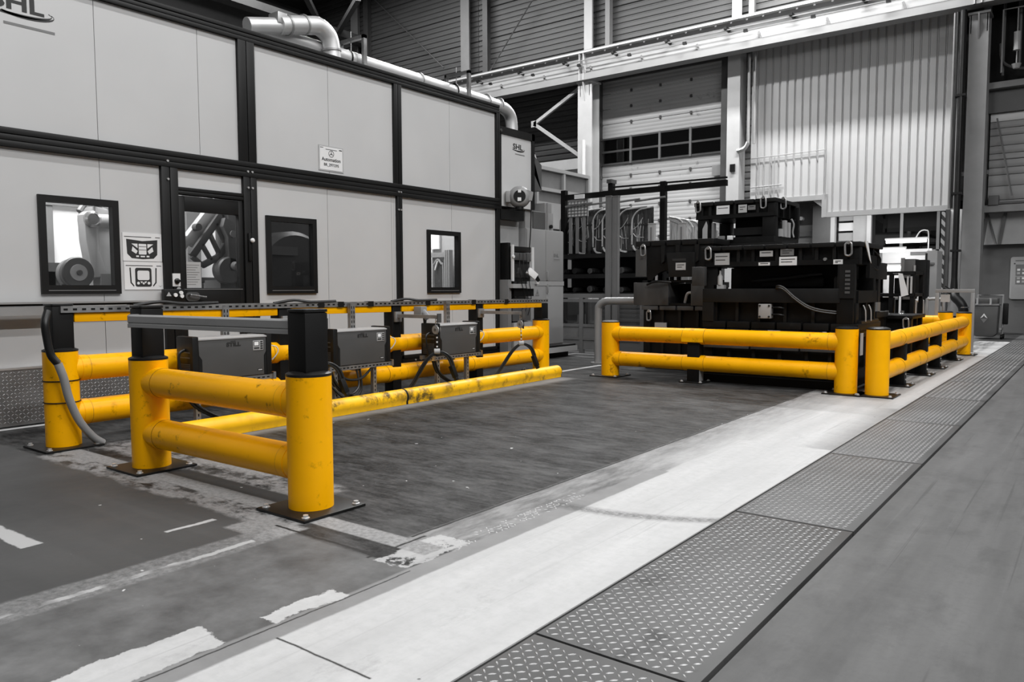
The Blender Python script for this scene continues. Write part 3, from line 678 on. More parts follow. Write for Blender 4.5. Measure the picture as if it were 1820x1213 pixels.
MB().lathe((XF + 0.03, 4.652, 1.588), [(0.012, 0), (0.012, 0.02), (0.022, 0.028), (0.022, 0.045), (0.012, 0.055)], 'x', 14).build('latch_knob', 'white', en)
sw = MB().box(XF + 0.03, XF + 0.09, 3.70, 3.9, 0.965, 1.1).build('safety_switch', 'black_plastic', en, bev=0.008)
for y, z in ((3.8, 1.045), (3.862, 1.035), (3.855, 1.065)): MB().cyl((XF + 0.09, y, z), (XF + 0.105, y, z), 0.018, 12).build('button', 'white', sw)
MB().prism([(3.715, 1.035), (3.765, 1.035), (3.74, 1.075)], 'x', XF + 0.09, XF + 0.092).build('warning_mark', 'paper_grey', sw)
ks = MB().box(XF + 0.03, XF + 0.04, 3.81, 3.885, 1.125, 1.245).build('key_plate', 'paper', en)
MB().lathe((XF + 0.04, 3.85, 1.175), [(0.026, 0), (0.026, 0.012), (0.012, 0.02), (0.012, 0.045)], 'x', 14).build('key_switch', 'black_plastic', ks)
MB().cyl((XF + 0.03, 3.87, 1.1), (XF + 0.036, 3.87, 1.1), 0.02, 12).build('round_label', 'paper_grey', en)
sp_ = MB().box(XF - 0.021, XF - 0.019, 3.972, 4.13, 1.112, 1.358)
tp = tag(sp_.build('paper_sheet', 'paper_grey'), 'grey printed sheet taped inside the door pane', 'sheet')
for i in range(9): MB().box(XF - 0.019, XF - 0.0185, 3.985, 4.115 - 0.02 * (i % 3), 1.325 - i * 0.023, 1.331 - i * 0.023).build('printed_line', 'ink_grey', tp)
# diamond-plate skirt and ledges at the left end
sk = MB().box(XF + 0.01, XF + 0.045, 0.1, 3.55, 0.015, 0.462).build('kick_plate', 'plate_skirt', en)
lm = MB(); st = 0.028
for i in range(int(1.55 / st)):
    for j in range(int(0.43 / st)):
        y = 2.0 + (i + 0.5) * st; z = 0.03 + (j + 0.5) * st
        u, v = ((0, q, q), (0, -q, q)) if (i + j) % 2 else ((0, q, -q), (0, q, q))
        lug(lm, (XF + 0.045, y, z), u, v, (1, 0, 0), 0.014, 0.0045, 0.002)
stuff(lm.build('tread_lug', 'lug', sk, flat=True))
MB().box(XF + 0.0, XF + 0.05, 0.1, 3.56, 0.462, 0.478).build('kick_plate_cap', 'alu', en)
cd = thing('cable_duct', 'long grey aluminium cable duct along the enclosure at the left edge', 'duct', (-6.75, 1.9, 0.89))
MB().box(-6.85, -6.74, 0.1, 3.57, 0.985, 1.0).build('duct_lid', 'handrail', cd); MB().box(-6.85, -6.76, 0.1, 3.57, 0.967, 0.985).build('duct_slot', 'black_matt', cd)
MB().box(-6.86, -6.74, 0.1, 2.75, 0.895, 0.962).build('duct_body', 'handrail', cd)
for y in (0.8, 2.2, 3.4): MB().box(-6.93, -6.86, y, y + 0.05, 0.9, 0.99).build('duct_bracket', 'handrail', cd)
# ---- paper signs on the panels
sg = thing('paper_sign', 'white sheet with a star emblem and the words Automation BR_297/295', 'sign', (XF + 0.0, 5.73, 2.43))
MB().box(XF - 0.005, XF + 0.001, 5.556, 5.905, 2.405, 2.682).build('backing', 'paper_grey', sg)
MB().box(XF + 0.001, XF + 0.003, 5.572, 5.888, 2.418, 2.668).build('sheet', 'paper', sg)
xs_ = XF + 0.0035
text('Automation', 0.055, (xs_, 5.73, 2.531), 'x', sg, bold=0.0012); text('BR_297/295', 0.043, (xs_, 5.73, 2.473), 'x', sg, bold=0.0008)
MB().box(xs_, xs_ + 0.001, 5.652, 5.81, 2.639, 2.646).build('printed_line', 'ink_grey', sg)
MB().box(xs_, xs_ + 0.001, 5.842, 5.882, 2.646, 2.656).build('printed_block', 'ink', sg); MB().box(xs_, xs_ + 0.001, 5.578, 5.62, 2.654, 2.66).build('printed_block', 'ink', sg)
def star(parent, x, y, z, r):
    b = MB(); b.tube([(x, y + r * math.cos(a * PI / 12), z + r * math.sin(a * PI / 12)) for a in range(24)], r * 0.07, 5, 1, True)
    for a in (90, 210, 330):
        A = math.radians(a); p = Vector((x, y + r * math.cos(A), z + r * math.sin(A)))
        s1 = A + PI / 2; w = r * 0.16
        b.add([(x + 0.001, y + w * math.cos(s1), z + w * math.sin(s1)), tuple(p), (x + 0.001, y - w * math.cos(s1), z - w * math.sin(s1)), (x + 0.001, y - w * math.cos(A), z - w * math.sin(A))], [(0, 1, 2, 3)])
    return b.build('emblem', 'ink', parent)
star(sg, xs_ + 0.001, 5.73, 2.598, 0.035)
# two posters with black part drawings
def poster(y0, y1, z0, z1, label):
    p = thing('poster', label, 'poster', (XF - 0.004, (y0 + y1) / 2, z0))
    MB().box(XF - 0.005, XF + 0.001, y0, y1, z0, z1).build('sheet', 'paper', p)
    MB().box(XF + 0.001, XF + 0.002, y0 + 0.015, y0 + 0.26, z1 - 0.037, z1 - 0.031).build('printed_line', 'ink', p)
    MB().box(XF + 0.001, XF + 0.002, y1 - 0.06, y1 - 0.015, z1 - 0.037, z1 - 0.031).build('printed_line', 'ink', p)
    return p
def ringed(pts_out, holes, x, par, m='ink'):
    MB().prism(pts_out, 'x', x, x + 0.0008).build('part_drawing', m, par)
    for h in holes: MB().prism(h, 'x', x + 0.0008, x + 0.0014).build('drawing_gap', 'paper', par)
p1 = poster(3.378, 3.735, 1.352, 1.602, 'white poster beside the left window, the upper one with a wide tailgate drawing')
x = XF + 0.001; cy, cz = 3.555, 1.462
ringed([(cy - 0.145, cz + 0.085), (cy, cz + 0.07), (cy + 0.14, cz + 0.085), (cy + 0.135, cz - 0.05), (cy + 0.1, cz - 0.085), (cy, cz - 0.092), (cy - 0.1, cz - 0.085), (cy - 0.14, cz - 0.045)],
       [rrect(cy - 0.035, cy + 0.035, cz - 0.05, cz + 0.045, 0.006), [(cy - 0.1, cz + 0.045), (cy - 0.045, cz + 0.045), (cy - 0.045, cz + 0.005)], [(cy - 0.1, cz - 0.02), (cy - 0.06, cz - 0.045), (cy - 0.045, cz - 0.02), (cy - 0.09, cz + 0.02)],
        [(cy + 0.1, cz + 0.045), (cy + 0.045, cz + 0.045), (cy + 0.045, cz + 0.005)], [(cy + 0.1, cz - 0.02), (cy + 0.06, cz - 0.045), (cy + 0.045, cz - 0.02), (cy + 0.09, cz + 0.02)],
        [(cy - 0.02, cz - 0.062), (cy + 0.02, cz - 0.062), (cy + 0.02, cz - 0.074), (cy - 0.02, cz - 0.074)], [(cy - 0.06, cz - 0.06), (cy - 0.035, cz - 0.06), (cy - 0.035, cz - 0.074), (cy - 0.06, cz - 0.074)], [(cy + 0.06, cz - 0.06), (cy + 0.035, cz - 0.06), (cy + 0.035, cz - 0.074), (cy + 0.06, cz - 0.074)]], x, p1)
for dz in (0.018, -0.012): MB().box(x + 0.0014, x + 0.002, cy - 0.034, cy + 0.034, cz + dz, cz + dz + 0.005).build('drawing_bar', 'ink', p1)
p2 = poster(3.383, 3.738, 1.096, 1.345, 'white poster beside the left window, the lower one with a tall tailgate drawing')
cz = 1.212
ringed(rrect(cy - 0.075, cy + 0.075, cz - 0.09, cz + 0.08, 0.018),
       [rrect(cy - 0.055, cy + 0.055, cz - 0.03, cz + 0.055, 0.015), arc2(cy - 0.048, cz - 0.058, 0.013, 0, 330, 10), arc2(cy + 0.048, cz - 0.058, 0.013, 0, 330, 10), arc2(cy, cz - 0.06, 0.01, 0, 330, 8), [(cy - 0.03, cz - 0.04), (cy - 0.005, cz - 0.045), (cy - 0.02, cz - 0.06)], [(cy + 0.03, cz - 0.04), (cy + 0.005, cz - 0.045), (cy + 0.02, cz - 0.06)]], x, p2)
for s in (-1, 1): MB().prism([(cy + s * 0.125, cz + 0.08), (cy + s * 0.113, cz + 0.08), (cy + s * 0.108, cz - 0.05), (cy + s * 0.085, cz - 0.08), (cy + s * 0.09, cz - 0.09), (cy + s * 0.12, cz - 0.055)], 'x', x, x + 0.0008).build('part_drawing', 'ink', p2)
MB().prism([(3.69, 1.135), (3.71, 1.125), (3.73, 1.135), (3.71, 1.12)], 'x', x, x + 0.0008).build('printed_mark', 'ink_grey', p2)
# ---- maker's lettering
def shl(par, x, y, z, s):
    text('SHL', s, (x, y, z), 'x', par, bold=s * 0.03, sx=1.35)
    b = MB()
    for k, (w, dz, sh) in enumerate(((1.5, -0.36, 0.0), (1.25, -0.40, 0.35))):
        pts = []
        n = 14
        for i in range(n + 1):
            a = math.radians(215 + (385 - 215) * i / n); pts.append((y + s * (sh + w * math.cos(a)), z + s * (dz + 0.33 * math.sin(a) + 0.1)))
        for i in range(n + 1):
            a = math.radians(385 - (385 - 215) * i / n); pts.append((y + s * (sh + (w - 0.02) * math.cos(a)), z + s * (dz + 0.02 + 0.22 * math.sin(a) + 0.1)))
        b.prism(pts, 'x', x, x + 0.001)
    b.build('swoosh', 'ink', par)
    MB().box(x, x + 0.001, y - s * 0.6, y + s * 1.6, z - s * 1.04, z - s * 0.92).build('small_print', 'ink_grey', par)
lg = thing('maker_sign', 'large dark SHL lettering at the top left corner of the enclosure', 'lettering', (XF, 2.3, 3.2))
ORG[lg] = Vector((XF, 2.3, 3.2)); shl(lg, XF - 0.004, 2.62, 3.355, 0.17)
# ---- things inside the enclosure
lamp('enclosure_fill', (-8.2, 3.2, 3.5), 1.2, 3.0, 240); lamp('enclosure_fill', (-8.2, 7.6, 3.5), 1.2, 1.6, 115)  # unseen area lights added to brighten the interior
wbd = thing('inner_panel', 'bright white inner panel in a grey frame seen through the left window', 'panel', (-9.05, 3.85, 0.12))
MB().box(-9.05, -9.0, 3.66, 4.3, 1.385, 2.0).build('sheet', 'white_board_glow', wbd)
for y0, y1 in ((3.56, 3.66), (4.3, 4.4)): MB().box(-9.06, -8.97, y0, y1, 0.12, 2.9).build('post', 'column_grey', wbd)
MB().box(-9.06, -8.96, 3.56, 4.4, 2.0, 2.08).build('rail', 'column_grey', wbd); MB().box(-9.06, -8.9, 3.3, 4.4, 1.29, 1.385).build('rail', 'grey_dark', wbd); MB().box(-9.05, -8.97, 3.2, 4.4, 0.12, 1.29).build('lower_sheet', 'grey_mid', wbd)
wb2 = thing('inner_panel', 'bright white inner panel behind the glazed door of the enclosure', 'panel', (-9.3, 5.6, 0.12))
MB().box(-9.35, -9.3, 5.05, 7.0, 1.25, 2.3).build('sheet', 'white_board_glow', wb2); MB().box(-9.34, -9.2, 5.32, 5.5, 0.12, 2.9).build('post', 'column_grey', wb2)
MB().box(-9.34, -9.25, 5.05, 7.0, 1.19, 1.25).build('rail', 'grey_dark', wb2); MB().box(-9.34, -9.3, 5.05, 7.0, 0.12, 1.19).build('lower_sheet', 'grey_mid', wb2)
for i in range(4): MB().box(-9.3, -9.24, 5.55 + i * 0.16, 5.62 + i * 0.16, 0.12, 1.18).build('stile', 'wall_light', wb2)
MB().box(-9.35, -9.3, 5.05, 7.0, 2.3, 3.4).build('upper_sheet', 'grey_mid', wb2)
rb = thing('robot_arm', 'pale grey robot arm hanging behind the left window', 'robot', (-8.4, 4.1, 0.12))
MB().prism([(3.66, 1.86), (3.7, 1.9), (3.79, 1.9), (3.82, 1.84), (3.80, 1.7), (3.80, 1.5), (3.85, 1.35), (3.9, 1.22), (3.74, 1.22), (3.7, 1.4), (3.67, 1.6)], 'x', -8.42, -8.25).build('forearm', 'robot', rb, bev=0.02)
MB().lathe((-8.25, 3.735, 1.815), [(0.085, 0), (0.085, 0.03), (0.06, 0.045), (0.055, 0.03)], 'x', 20).build('elbow_cover', 'steel', rb)
MB().prism([(3.86, 1.98), (4.02, 1.95), (4.05, 1.5), (4.1, 1.0), (4.1, 0.12), (3.88, 0.12), (3.9, 1.0), (3.9, 1.5)], 'x', -8.75, -8.45).build('column', 'robot', rb, bev=0.03)
MB().tube([(-8.4, 3.68, 1.9), (-8.45, 3.8, 2.02), (-8.5, 3.95, 1.95), (-8.5, 4.05, 1.7)], 0.03, 8, 5).build('hose', 'grey_mid', rb)
MB().cyl((-8.5, 3.74, 1.82), (-8.5, 4.0, 1.82), 0.09, 14).build('shoulder', 'robot', rb)
MB().box(-8.42, -8.24, 3.8, 3.9, 0.12, 1.26).build('pedestal', 'grey_mid', rb)
gw = thing('grinder', 'round dark grinding wheel with pale hub behind the left window', 'wheel', (-7.65, 3.31, 0.12))
MB().lathe((-7.66, 3.304, 1.256), [(0.138, 0), (0.146, 0.012), (0.146, 0.05), (0.138, 0.06)], 'x', 36).build('rim', 'grey_dark', gw)
MB().lathe((-7.6, 3.304, 1.256), [(0.078, 0), (0.076, 0.01), (0.03, 0.012)], 'x', 28).build('hub', 'wall_light', gw)
MB().lathe((-7.59, 3.304, 1.256), [(0.026, 0), (0.024, 0.02)], 'x', 18).build('axle', 'grey_dark', gw)
MB().lathe((-7.9, 3.36, 1.25), [(0.135, 0), (0.14, 0.01), (0.14, 0.08), (0.13, 0.09)], 'x', 32).build('rear_rim', 'grey_mid', gw)
MB().cyl((-7.9, 3.33, 1.253), (-7.6, 3.304, 1.256), 0.06, 16).build('shaft', 'robot', gw)
MB().box(-7.98, -7.75, 3.24, 3.42, 0.12, 1.14).build('stand', 'grey_mid', gw)
tg = thing('gripped_tailgate', 'dark car tailgate frame tilted in a gripper behind the glazed door', 'car part', (-7.95, 4.85, 0.12))
def fr_bar(a, b, w=0.05, m='robot_dark', n='frame_bar', d=0.05): return MB().bar((-7.95, a[0], a[1]), (-7.95, b[0], b[1]), d, w).build(n, m, tg, bev=0.006)
fr_bar((4.64, 1.46), (5.02, 1.95), 0.08); fr_bar((4.64, 1.46), (4.76, 1.36), 0.05); fr_bar((4.76, 1.36), (4.96, 1.46), 0.07); fr_bar((4.96, 1.46), (5.13, 1.7), 0.07); fr_bar((5.13, 1.7), (5.02, 1.95), 0.05)
fr_bar((4.76, 1.6), (4.87, 1.42), 0.04); fr_bar((4.86, 1.72), (4.97, 1.5), 0.04); fr_bar((4.94, 1.84), (5.06, 1.6), 0.04)
MB().prism([(4.5, 1.62), (4.56, 1.7), (4.62, 1.68), (4.9, 2.02), (5.05, 2.02), (4.72, 1.56), (4.66, 1.6), (4.6, 1.52), (4.54, 1.54)], 'x', -8.1, -8.0).build('gripper_plate', 'robot', tg, bev=0.01)
MB().cyl((-8.05, 4.9, 1.95), (-8.05, 5.05, 3.3), 0.05, 10).build('gripper_arm', 'robot', tg)
MB().cyl((-8.0, 4.72, 1.78), (-7.92, 4.72, 1.78), 0.04, 12).build('suction_cup', 'grey_dark', tg)
rd = thing('grinding_machine', 'dark robot arm carrying a big round wheel guard behind the glazed door', 'machine', (-7.9, 5.2, 0.12))
MB().prism([(5.0, 1.9), (5.12, 1.86), (5.2, 1.7), (5.2, 1.3), (5.04, 1.3), (5.03, 1.68), (4.97, 1.8)], 'x', -8.0, -7.85).build('arm', 'robot_dark', rd, bev=0.015)
MB().lathe((-7.99, 5.05, 1.31), [(0.145, 0), (0.155, 0.02), (0.155, 0.12), (0.14, 0.14)], 'x', 32).build('wheel_guard', 'robot_dark', rd)
MB().lathe((-7.85, 5.1, 1.36), [(0.05, 0), (0.05, 0.03), (0.03, 0.05)], 'x', 18).build('spindle', 'grey_mid', rd)
MB().lathe((-7.85, 5.09, 1.72), [(0.04, 0), (0.04, 0.02)], 'x', 16).build('pivot', 'grey_mid', rd)
MB().box(-8.3, -7.98, 5.0, 5.3, 0.12, 1.2).build('base', 'grey_dark', rd)
MB().cyl((-8.15, 5.15, 1.2), (-8.15, 5.15, 2.2), 0.07, 12).build('mast', 'grey_dark', rd)
dg = thing('dark_filler', 'dark drum shape added to darken the view through the middle window', 'machine', (-8.0, 6.0, 0.12))  # dark shapes invented to keep the middle window dark
MB().lathe((-8.2, 5.95, 1.25), [(0.52, 0), (0.55, 0.05), (0.55, 0.3), (0.5, 0.36), (0.2, 0.4)], 'x', 36).build('drum', 'grey_dark', dg)
MB().box(-8.7, -8.42, 5.4, 6.9, 0.12, 2.3).build('housing', 'grey_dark', dg); MB().box(-7.9, -7.7, 5.42, 5.5, 0.12, 1.6).build('post', 'grey_mid', dg); MB().box(-7.85, -7.75, 5.42, 5.9, 1.5, 1.6).build('arm', 'grey_mid', dg)
lf = MB().box(-8.35, -8.3, 6.34, 6.52, 1.64, 1.675); tag(lf.build('strip_reflection', 'tube_light', None, off=(-8.32, 6.43, 1.64)), 'short glowing strip standing in for a lamp reflection in the middle window', 'lamp')  # glowing strip imitates a lamp reflected in the pane
lh = MB().box(-8.4, -8.36, 6.28, 6.56, 0.12, 1.78); tag(lh.build('strip_board', 'grey_mid', None, off=(-8.38, 6.42, 0.12)), 'grey board carrying the glowing strip behind the middle window', 'board')
fx = thing('test_fixture', 'grey metal fixture with an arched opening behind the right window', 'fixture', (-7.85, 8.5, 0.12))
MB().box(-8.09, -8.05, 8.5, 8.56, 0.12, 1.6).build('post', 'alu', fx); MB().box(-8.05, -7.72, 8.5, 8.56, 1.56, 1.63).build('beam', 'wall_light', fx)
for x0, x1 in ((-7.72, -7.69), (-7.68, -7.655), (-7.645, -7.62)): MB().box(x0, x1, 8.48, 8.56, 0.12, 1.66).build('post', 'wall_light', fx)
MB().box(-8.05, -7.72, 8.58, 8.6, 0.12, 1.56).build('back_plate', 'wall_light', fx)
MB().tube([(-7.98, 8.52, 0.5), (-7.98, 8.52, 1.38), (-7.95, 8.52, 1.46), (-7.88, 8.52, 1.53), (-7.81, 8.52, 1.46), (-7.77, 8.52, 1.38), (-7.77, 8.52, 0.5)], 0.018, 6, 3).build('arch', 'wall_light', fx)
MB().prism([(-7.96, 0.5), (-7.96, 1.38), (-7.88, 1.5), (-7.79, 1.38), (-7.79, 0.5)], 'y', 8.53, 8.57).build('arch_plate', 'grey_dark', fx)
MB().bar((-7.92, 8.5, 1.37), (-7.87, 8.5, 1.5), 0.02, 0.02).build('pin', 'white', fx)
MB().cyl((-8.25, 8.5, 1.66), (-8.05, 8.5, 1.66), 0.03, 10).build('clamp', 'black_plastic', fx)
wb3 = MB().box(-8.5, -7.955, 8.63, 8.66, 1.69, 2.1).box(-8.5, -8.1, 8.63, 8.66, 0.12, 1.685); tag(wb3.build('inner_panel', 'white_board_glow', None, off=(-8.2, 8.64, 1.69)), 'bright white inner panel seen through the right window', 'panel')
# ---- exhaust duct on the roof
du = thing('exhaust_duct', 'shiny round metal duct running along the enclosure roof with bends', 'duct', (-7.3, 7.5, 3.68))
MB().cyl((-7.3, 5.05, 3.87), (-7.3, 9.28, 3.82), 0.092, 24).build('pipe', 'duct', du)
MB().tube([(-7.3, 9.28, 3.82), (-7.3, 9.42, 3.8), (-7.3, 9.54, 3.72), (-7.3, 9.58, 3.58), (-7.3, 9.58, 3.3)], 0.092, 20, 5).build('bend', 'duct', du)
for y in (9.25, 8.95, 7.55, 6.4): MB().cyl((-7.3, y, 3.845), (-7.3, y + 0.018, 3.845), 0.102, 22).build('joint_ring', 'alu', du)
for y in (6.33, 8.24): MB().cyl((-7.3, y, 3.85), (-7.3, y + 0.02, 3.85), 0.1, 22).build('clamp_band', 'black_matt', du)
MB().tube([(-7.15, 5.26, 3.93), (-7.15, 5.66, 4.03), (-7.15, 5.8, 4.05), (-7.15, 5.93, 3.98), (-7.15, 5.975, 3.84), (-7.15, 5.98, 3.64)], 0.1, 20, 5).build('branch_bend', 'duct', du)
for a, b_ in (((-7.15, 5.58, 4.015), (-7.15, 5.6, 4.02)), ((-7.15, 5.36, 3.955), (-7.15, 5.38, 3.96)), ((-7.15, 5.972, 3.84), (-7.15, 5.974, 3.82))): MB().cyl(a, b_, 0.112, 20).build('joint_ring', 'alu', du)
MB().cyl((-7.2, 4.9, 3.84), (-7.17, 5.28, 3.93), 0.085, 18).build('branch_pipe', 'duct', du)
MB().box(-7.25, -7.08, 5.2, 5.32, 3.93, 4.05).build('damper', 'alu', du, bev=0.01)
for y in (6.42, 8.34):
    b = MB(); b.box(-7.14, -7.1, y, y + 0.05, 3.66, 4.12); b.box(-7.55, -7.1, y, y + 0.05, 4.08, 4.12); b.box(-7.56, -7.52, y, y + 0.05, 3.66, 4.12); b.cyl((-7.35, y + 0.02, 3.93), (-7.35, y + 0.02, 4.2), 0.006, 6)
    b.build('support_frame', 'galv', du)
# ---- annex bay with lettering, hose reel, control cabinet
an = thing('annex_bay', 'lower pale bay at the right end of the enclosure with SHL lettering', 'enclosure', (-7.6, 9.15, 0))
MB().box(-8.3, -6.9, 8.8, 9.53, 2.28, 3.3).build('upper_panel', 'annex_panel', an)
MB().box(-8.3, -6.89, 8.745, 8.8, 2.1, 3.4).build('frame_post', 'black_frame', an); MB().box(-8.3, -6.88, 9.53, 9.6, 2.28, 3.4).build('frame_post', 'black_frame', an); MB().box(-8.3, -6.88, 8.745, 9.6, 3.3, 3.4).build('frame_beam', 'black_frame', an)
MB().box(-8.3, -6.86, 8.745, 9.3, 2.09, 2.23).build('frame_beam', 'black_frame', an); MB().box(-8.3, -7.0, 8.8, 9.35, 1.6, 2.09).build('lower_panel', 'wall_light', an)
MB().box(-8.3, -7.05, 8.745, 9.36, 0.0, 1.6).build('cabinet_back', 'grey_mid', an)
MB().prism([(9.3, 3.4), (9.95, 3.0), (9.95, 2.6), (9.6, 2.6), (9.6, 3.4)], 'x', -8.2, -7.0).build('hood', 'grey_dark', an)
MB().cyl((-6.92, 8.78, 3.34), (-6.87, 8.78, 3.34), 0.022, 12).build('lifting_eye', 'steel', an)
shl(an, -6.899, 9.2, 3.16, 0.105)
rl = thing('cable_reel', 'round grey cable reel hanging on the annex wall', 'cable reel', (0, 0, 0))
MB().lathe((0, 0.12, 0.26), [(0.1, 0), (0.155, -0.03), (0.16, -0.1), (0.15, -0.16), (0.11, -0.2), (0.09, -0.205)], 'y', 28).build('housing', 'cabinet', rl)
MB().lathe((0, -0.085, 0.26), [(0.088, 0), (0.085, -0.012)], 'y', 24).build('hub', 'black_plastic', rl)
MB().box(-0.022, 0.022, -0.104, -0.097, 0.31, 0.35).build('label', 'white', rl); MB().box(-0.028, 0.024, -0.104, -0.097, 0.19, 0.24).build('label', 'white', rl)
MB().box(-0.2, -0.13, -0.05, 0.1, 0.18, 0.34).build('bracket', 'cabinet', rl, bev=0.01); MB().prism([(0.1, 0.36), (0.2, 0.32), (0.18, 0.2), (0.1, 0.2)], 'y', -0.05, 0.06).build('guide', 'cabinet', rl)
MB().tube([(0.17, 0.0, 0.24), (0.16, 0.0, -0.2), (0.14, 0.0, -0.5)], 0.008, 6, 3).build('cable', 'black_matt', rl)
MB().cyl((0, 0.0, 0.08), (0, 0.0, 0.12), 0.06, 12).build('foot', 'black_plastic', rl)
rl.location = (-6.72, 9.0, 2.15); rl.rotation_euler = (0, 0, math.radians(37))
cb = thing('control_cabinet', 'tall grey control cabinet with double door at the end of the enclosure', 'cabinet', (-7.3, 9.9, 0))
MB().box(-7.9, -6.9, 9.4, 10.4, 0.16, 2.0).build('body', 'cabinet', cb, bev=0.006)
MB().box(-7.95, -6.86, 9.38, 10.5, 0.0, 0.08).build('plinth', 'black_matt', cb); MB().box(-7.95, -6.75, 9.0, 10.6, 0.09, 0.17).build('plinth_step', 'wall_light', cb); MB().box(-7.95, -6.77, 9.0, 10.58, 0.17, 0.2).build('plinth_cap', 'black_matt', cb)
for y0, y1 in ((9.41, 9.895), (9.905, 10.39)):
    dd = MB().box(-6.9, -6.885, y0, y1, 1.21, 1.985).build('door', 'cabinet', cb, bev=0.004); dl = MB().box(-6.9, -6.885, y0, y1, 0.22, 1.13).build('door', 'cabinet', cb, bev=0.004)
MB().box(-6.9, -6.88, 9.4, 10.4, 1.135, 1.205).build('middle_band', 'panel_dark', cb)
for z in (1.22, 1.02):
    MB().box(-6.885, -6.86, 9.915, 9.94, z, z + 0.14).build('latch', 'alu', cb, bev=0.004)
MB().box(-6.884, -6.883, 10.1, 10.3, 1.52, 1.68).build('label_plate', 'cabinet', cb); text('SHL', 0.07, (-6.88, 10.18, 1.61), 'x', cb, 'ink_grey', bold=0.002, sx=1.2); MB().box(-6.882, -6.881, 10.12, 10.28, 1.54, 1.555).build('small_print', 'ink_grey', cb)
MB().prism([(9.62, 0.98), (9.72, 0.98), (9.67, 1.08)], 'x', -6.884, -6.882).build('warning_mark', 'ink_grey', cb); MB().prism([(9.635, 0.988), (9.705, 0.988), (9.67, 1.06)], 'x', -6.882, -6.881).build('warning_mark', 'cabinet', cb); MB().box(-6.881, -6.88, 9.665, 9.675, 1.0, 1.04).build('warning_mark', 'ink', cb)
cx = thing('switch_box', 'grey terminal box with a dark glass door on top of the control cabinet', 'box', (-7.2, 9.8, 2.0))
MB().box(-7.6, -6.95, 9.45, 10.2, 2.003, 2.275).build('body', 'cabinet', cx, bev=0.006)
MB().box(-6.95, -6.93, 9.63, 9.95, 2.01, 2.265).build('glass_door', 'grey_dark', cx); MB().box(-6.95, -6.92, 10.0, 10.02, 2.0, 2.42).build('edge_post', 'cabinet', cx); MB().cyl((-6.94, 10.1, 2.06), (-6.91, 10.1, 2.06), 0.03, 12).build('socket', 'black_plastic', cx)
MB().box(-7.5, -6.95, 9.96, 10.15, 2.275, 2.42).build('top_box', 'cabinet', cx)
for z in (2.22, 2.03): MB().box(-7.4, -7.3, 9.445, 9.45, z, z + 0.07).build('socket', 'column_grey', cx)
op = thing('operator_station', 'open black rack with tester and screens between enclosure and control cabinet', 'control station', (-6.95, 9.0, 0))
MB().box(-7.05, -6.78, 8.8, 8.86, 0.1, 1.75).build('side_post', 'black_frame', op)
MB().box(-7.05, -6.72, 8.86, 9.3, 1.62, 1.7).build('shelf_unit', 'black_plastic', op, bev=0.01); MB().box(-7.04, -6.72, 8.86, 9.3, 1.5, 1.61).build('drawer_unit', 'grey_dark', op, bev=0.006)
MB().box(-7.04, -6.75, 8.86, 9.3, 1.2, 1.49).build('screen_housing', 'black_matt', op); MB().box(-6.76, -6.745, 8.9, 9.26, 1.25, 1.45).build('screen', 'screen', op)
MB().box(-7.05, -6.65, 8.75, 9.34, 1.1, 1.16).build('work_shelf', 'panel_dark', op); MB().box(-6.75, -6.72, 8.83, 8.87, 1.2, 1.72).build('cable_rail', 'white_soft', op); MB().box(-6.75, -6.7, 9.28, 9.33, 1.3, 1.7).build('side_rail', 'white_soft', op)
MB().box(-7.04, -6.7, 8.84, 9.32, 0.98, 1.09).build('tool_tray', 'black_matt', op); MB().box(-7.03, -6.72, 8.86, 9.3, 0.15, 0.6).build('lower_box', 'wall_light', op); MB().box(-7.03, -6.74, 8.86, 9.3, 0.62, 0.95).build('lower_unit', 'grey_dark', op)
for k in range(3): MB().tube([(-6.68, 8.95 + k * 0.08, 1.6), (-6.64, 8.9 + k * 0.1, 1.3), (-6.63, 9.0 + k * 0.08, 0.95), (-6.66, 8.92 + k * 0.1, 0.7)], 0.006, 5, 5).build('cable', 'black_matt', op)
MB().cyl((-6.72, 8.84, 1.55), (-6.7, 8.84, 1.55), 0.022, 10).build('dial', 'white', op)
hp = thing('hand_scanner', 'small white handheld unit clipped to the black rack', 'tool', (-6.62, 9.22, 1.3))
MB().bar((-6.66, 9.12, 1.36), (-6.6, 9.24, 1.26), 0.05, 0.1).build('body', 'white', hp, bev=0.008); MB().bar((-6.62, 9.24, 1.3), (-6.6, 9.3, 1.2), 0.04, 0.05).build('grip', 'black_plastic', hp, bev=0.006); MB().box(-6.64, -6.6, 9.27, 9.32, 1.16, 1.23).build('base', 'white', hp, bev=0.006)
kb = MB().box(-7.1, -6.72, 8.72, 8.8, 0.1, 1.22).build('side_post', 'grey_mid', op)
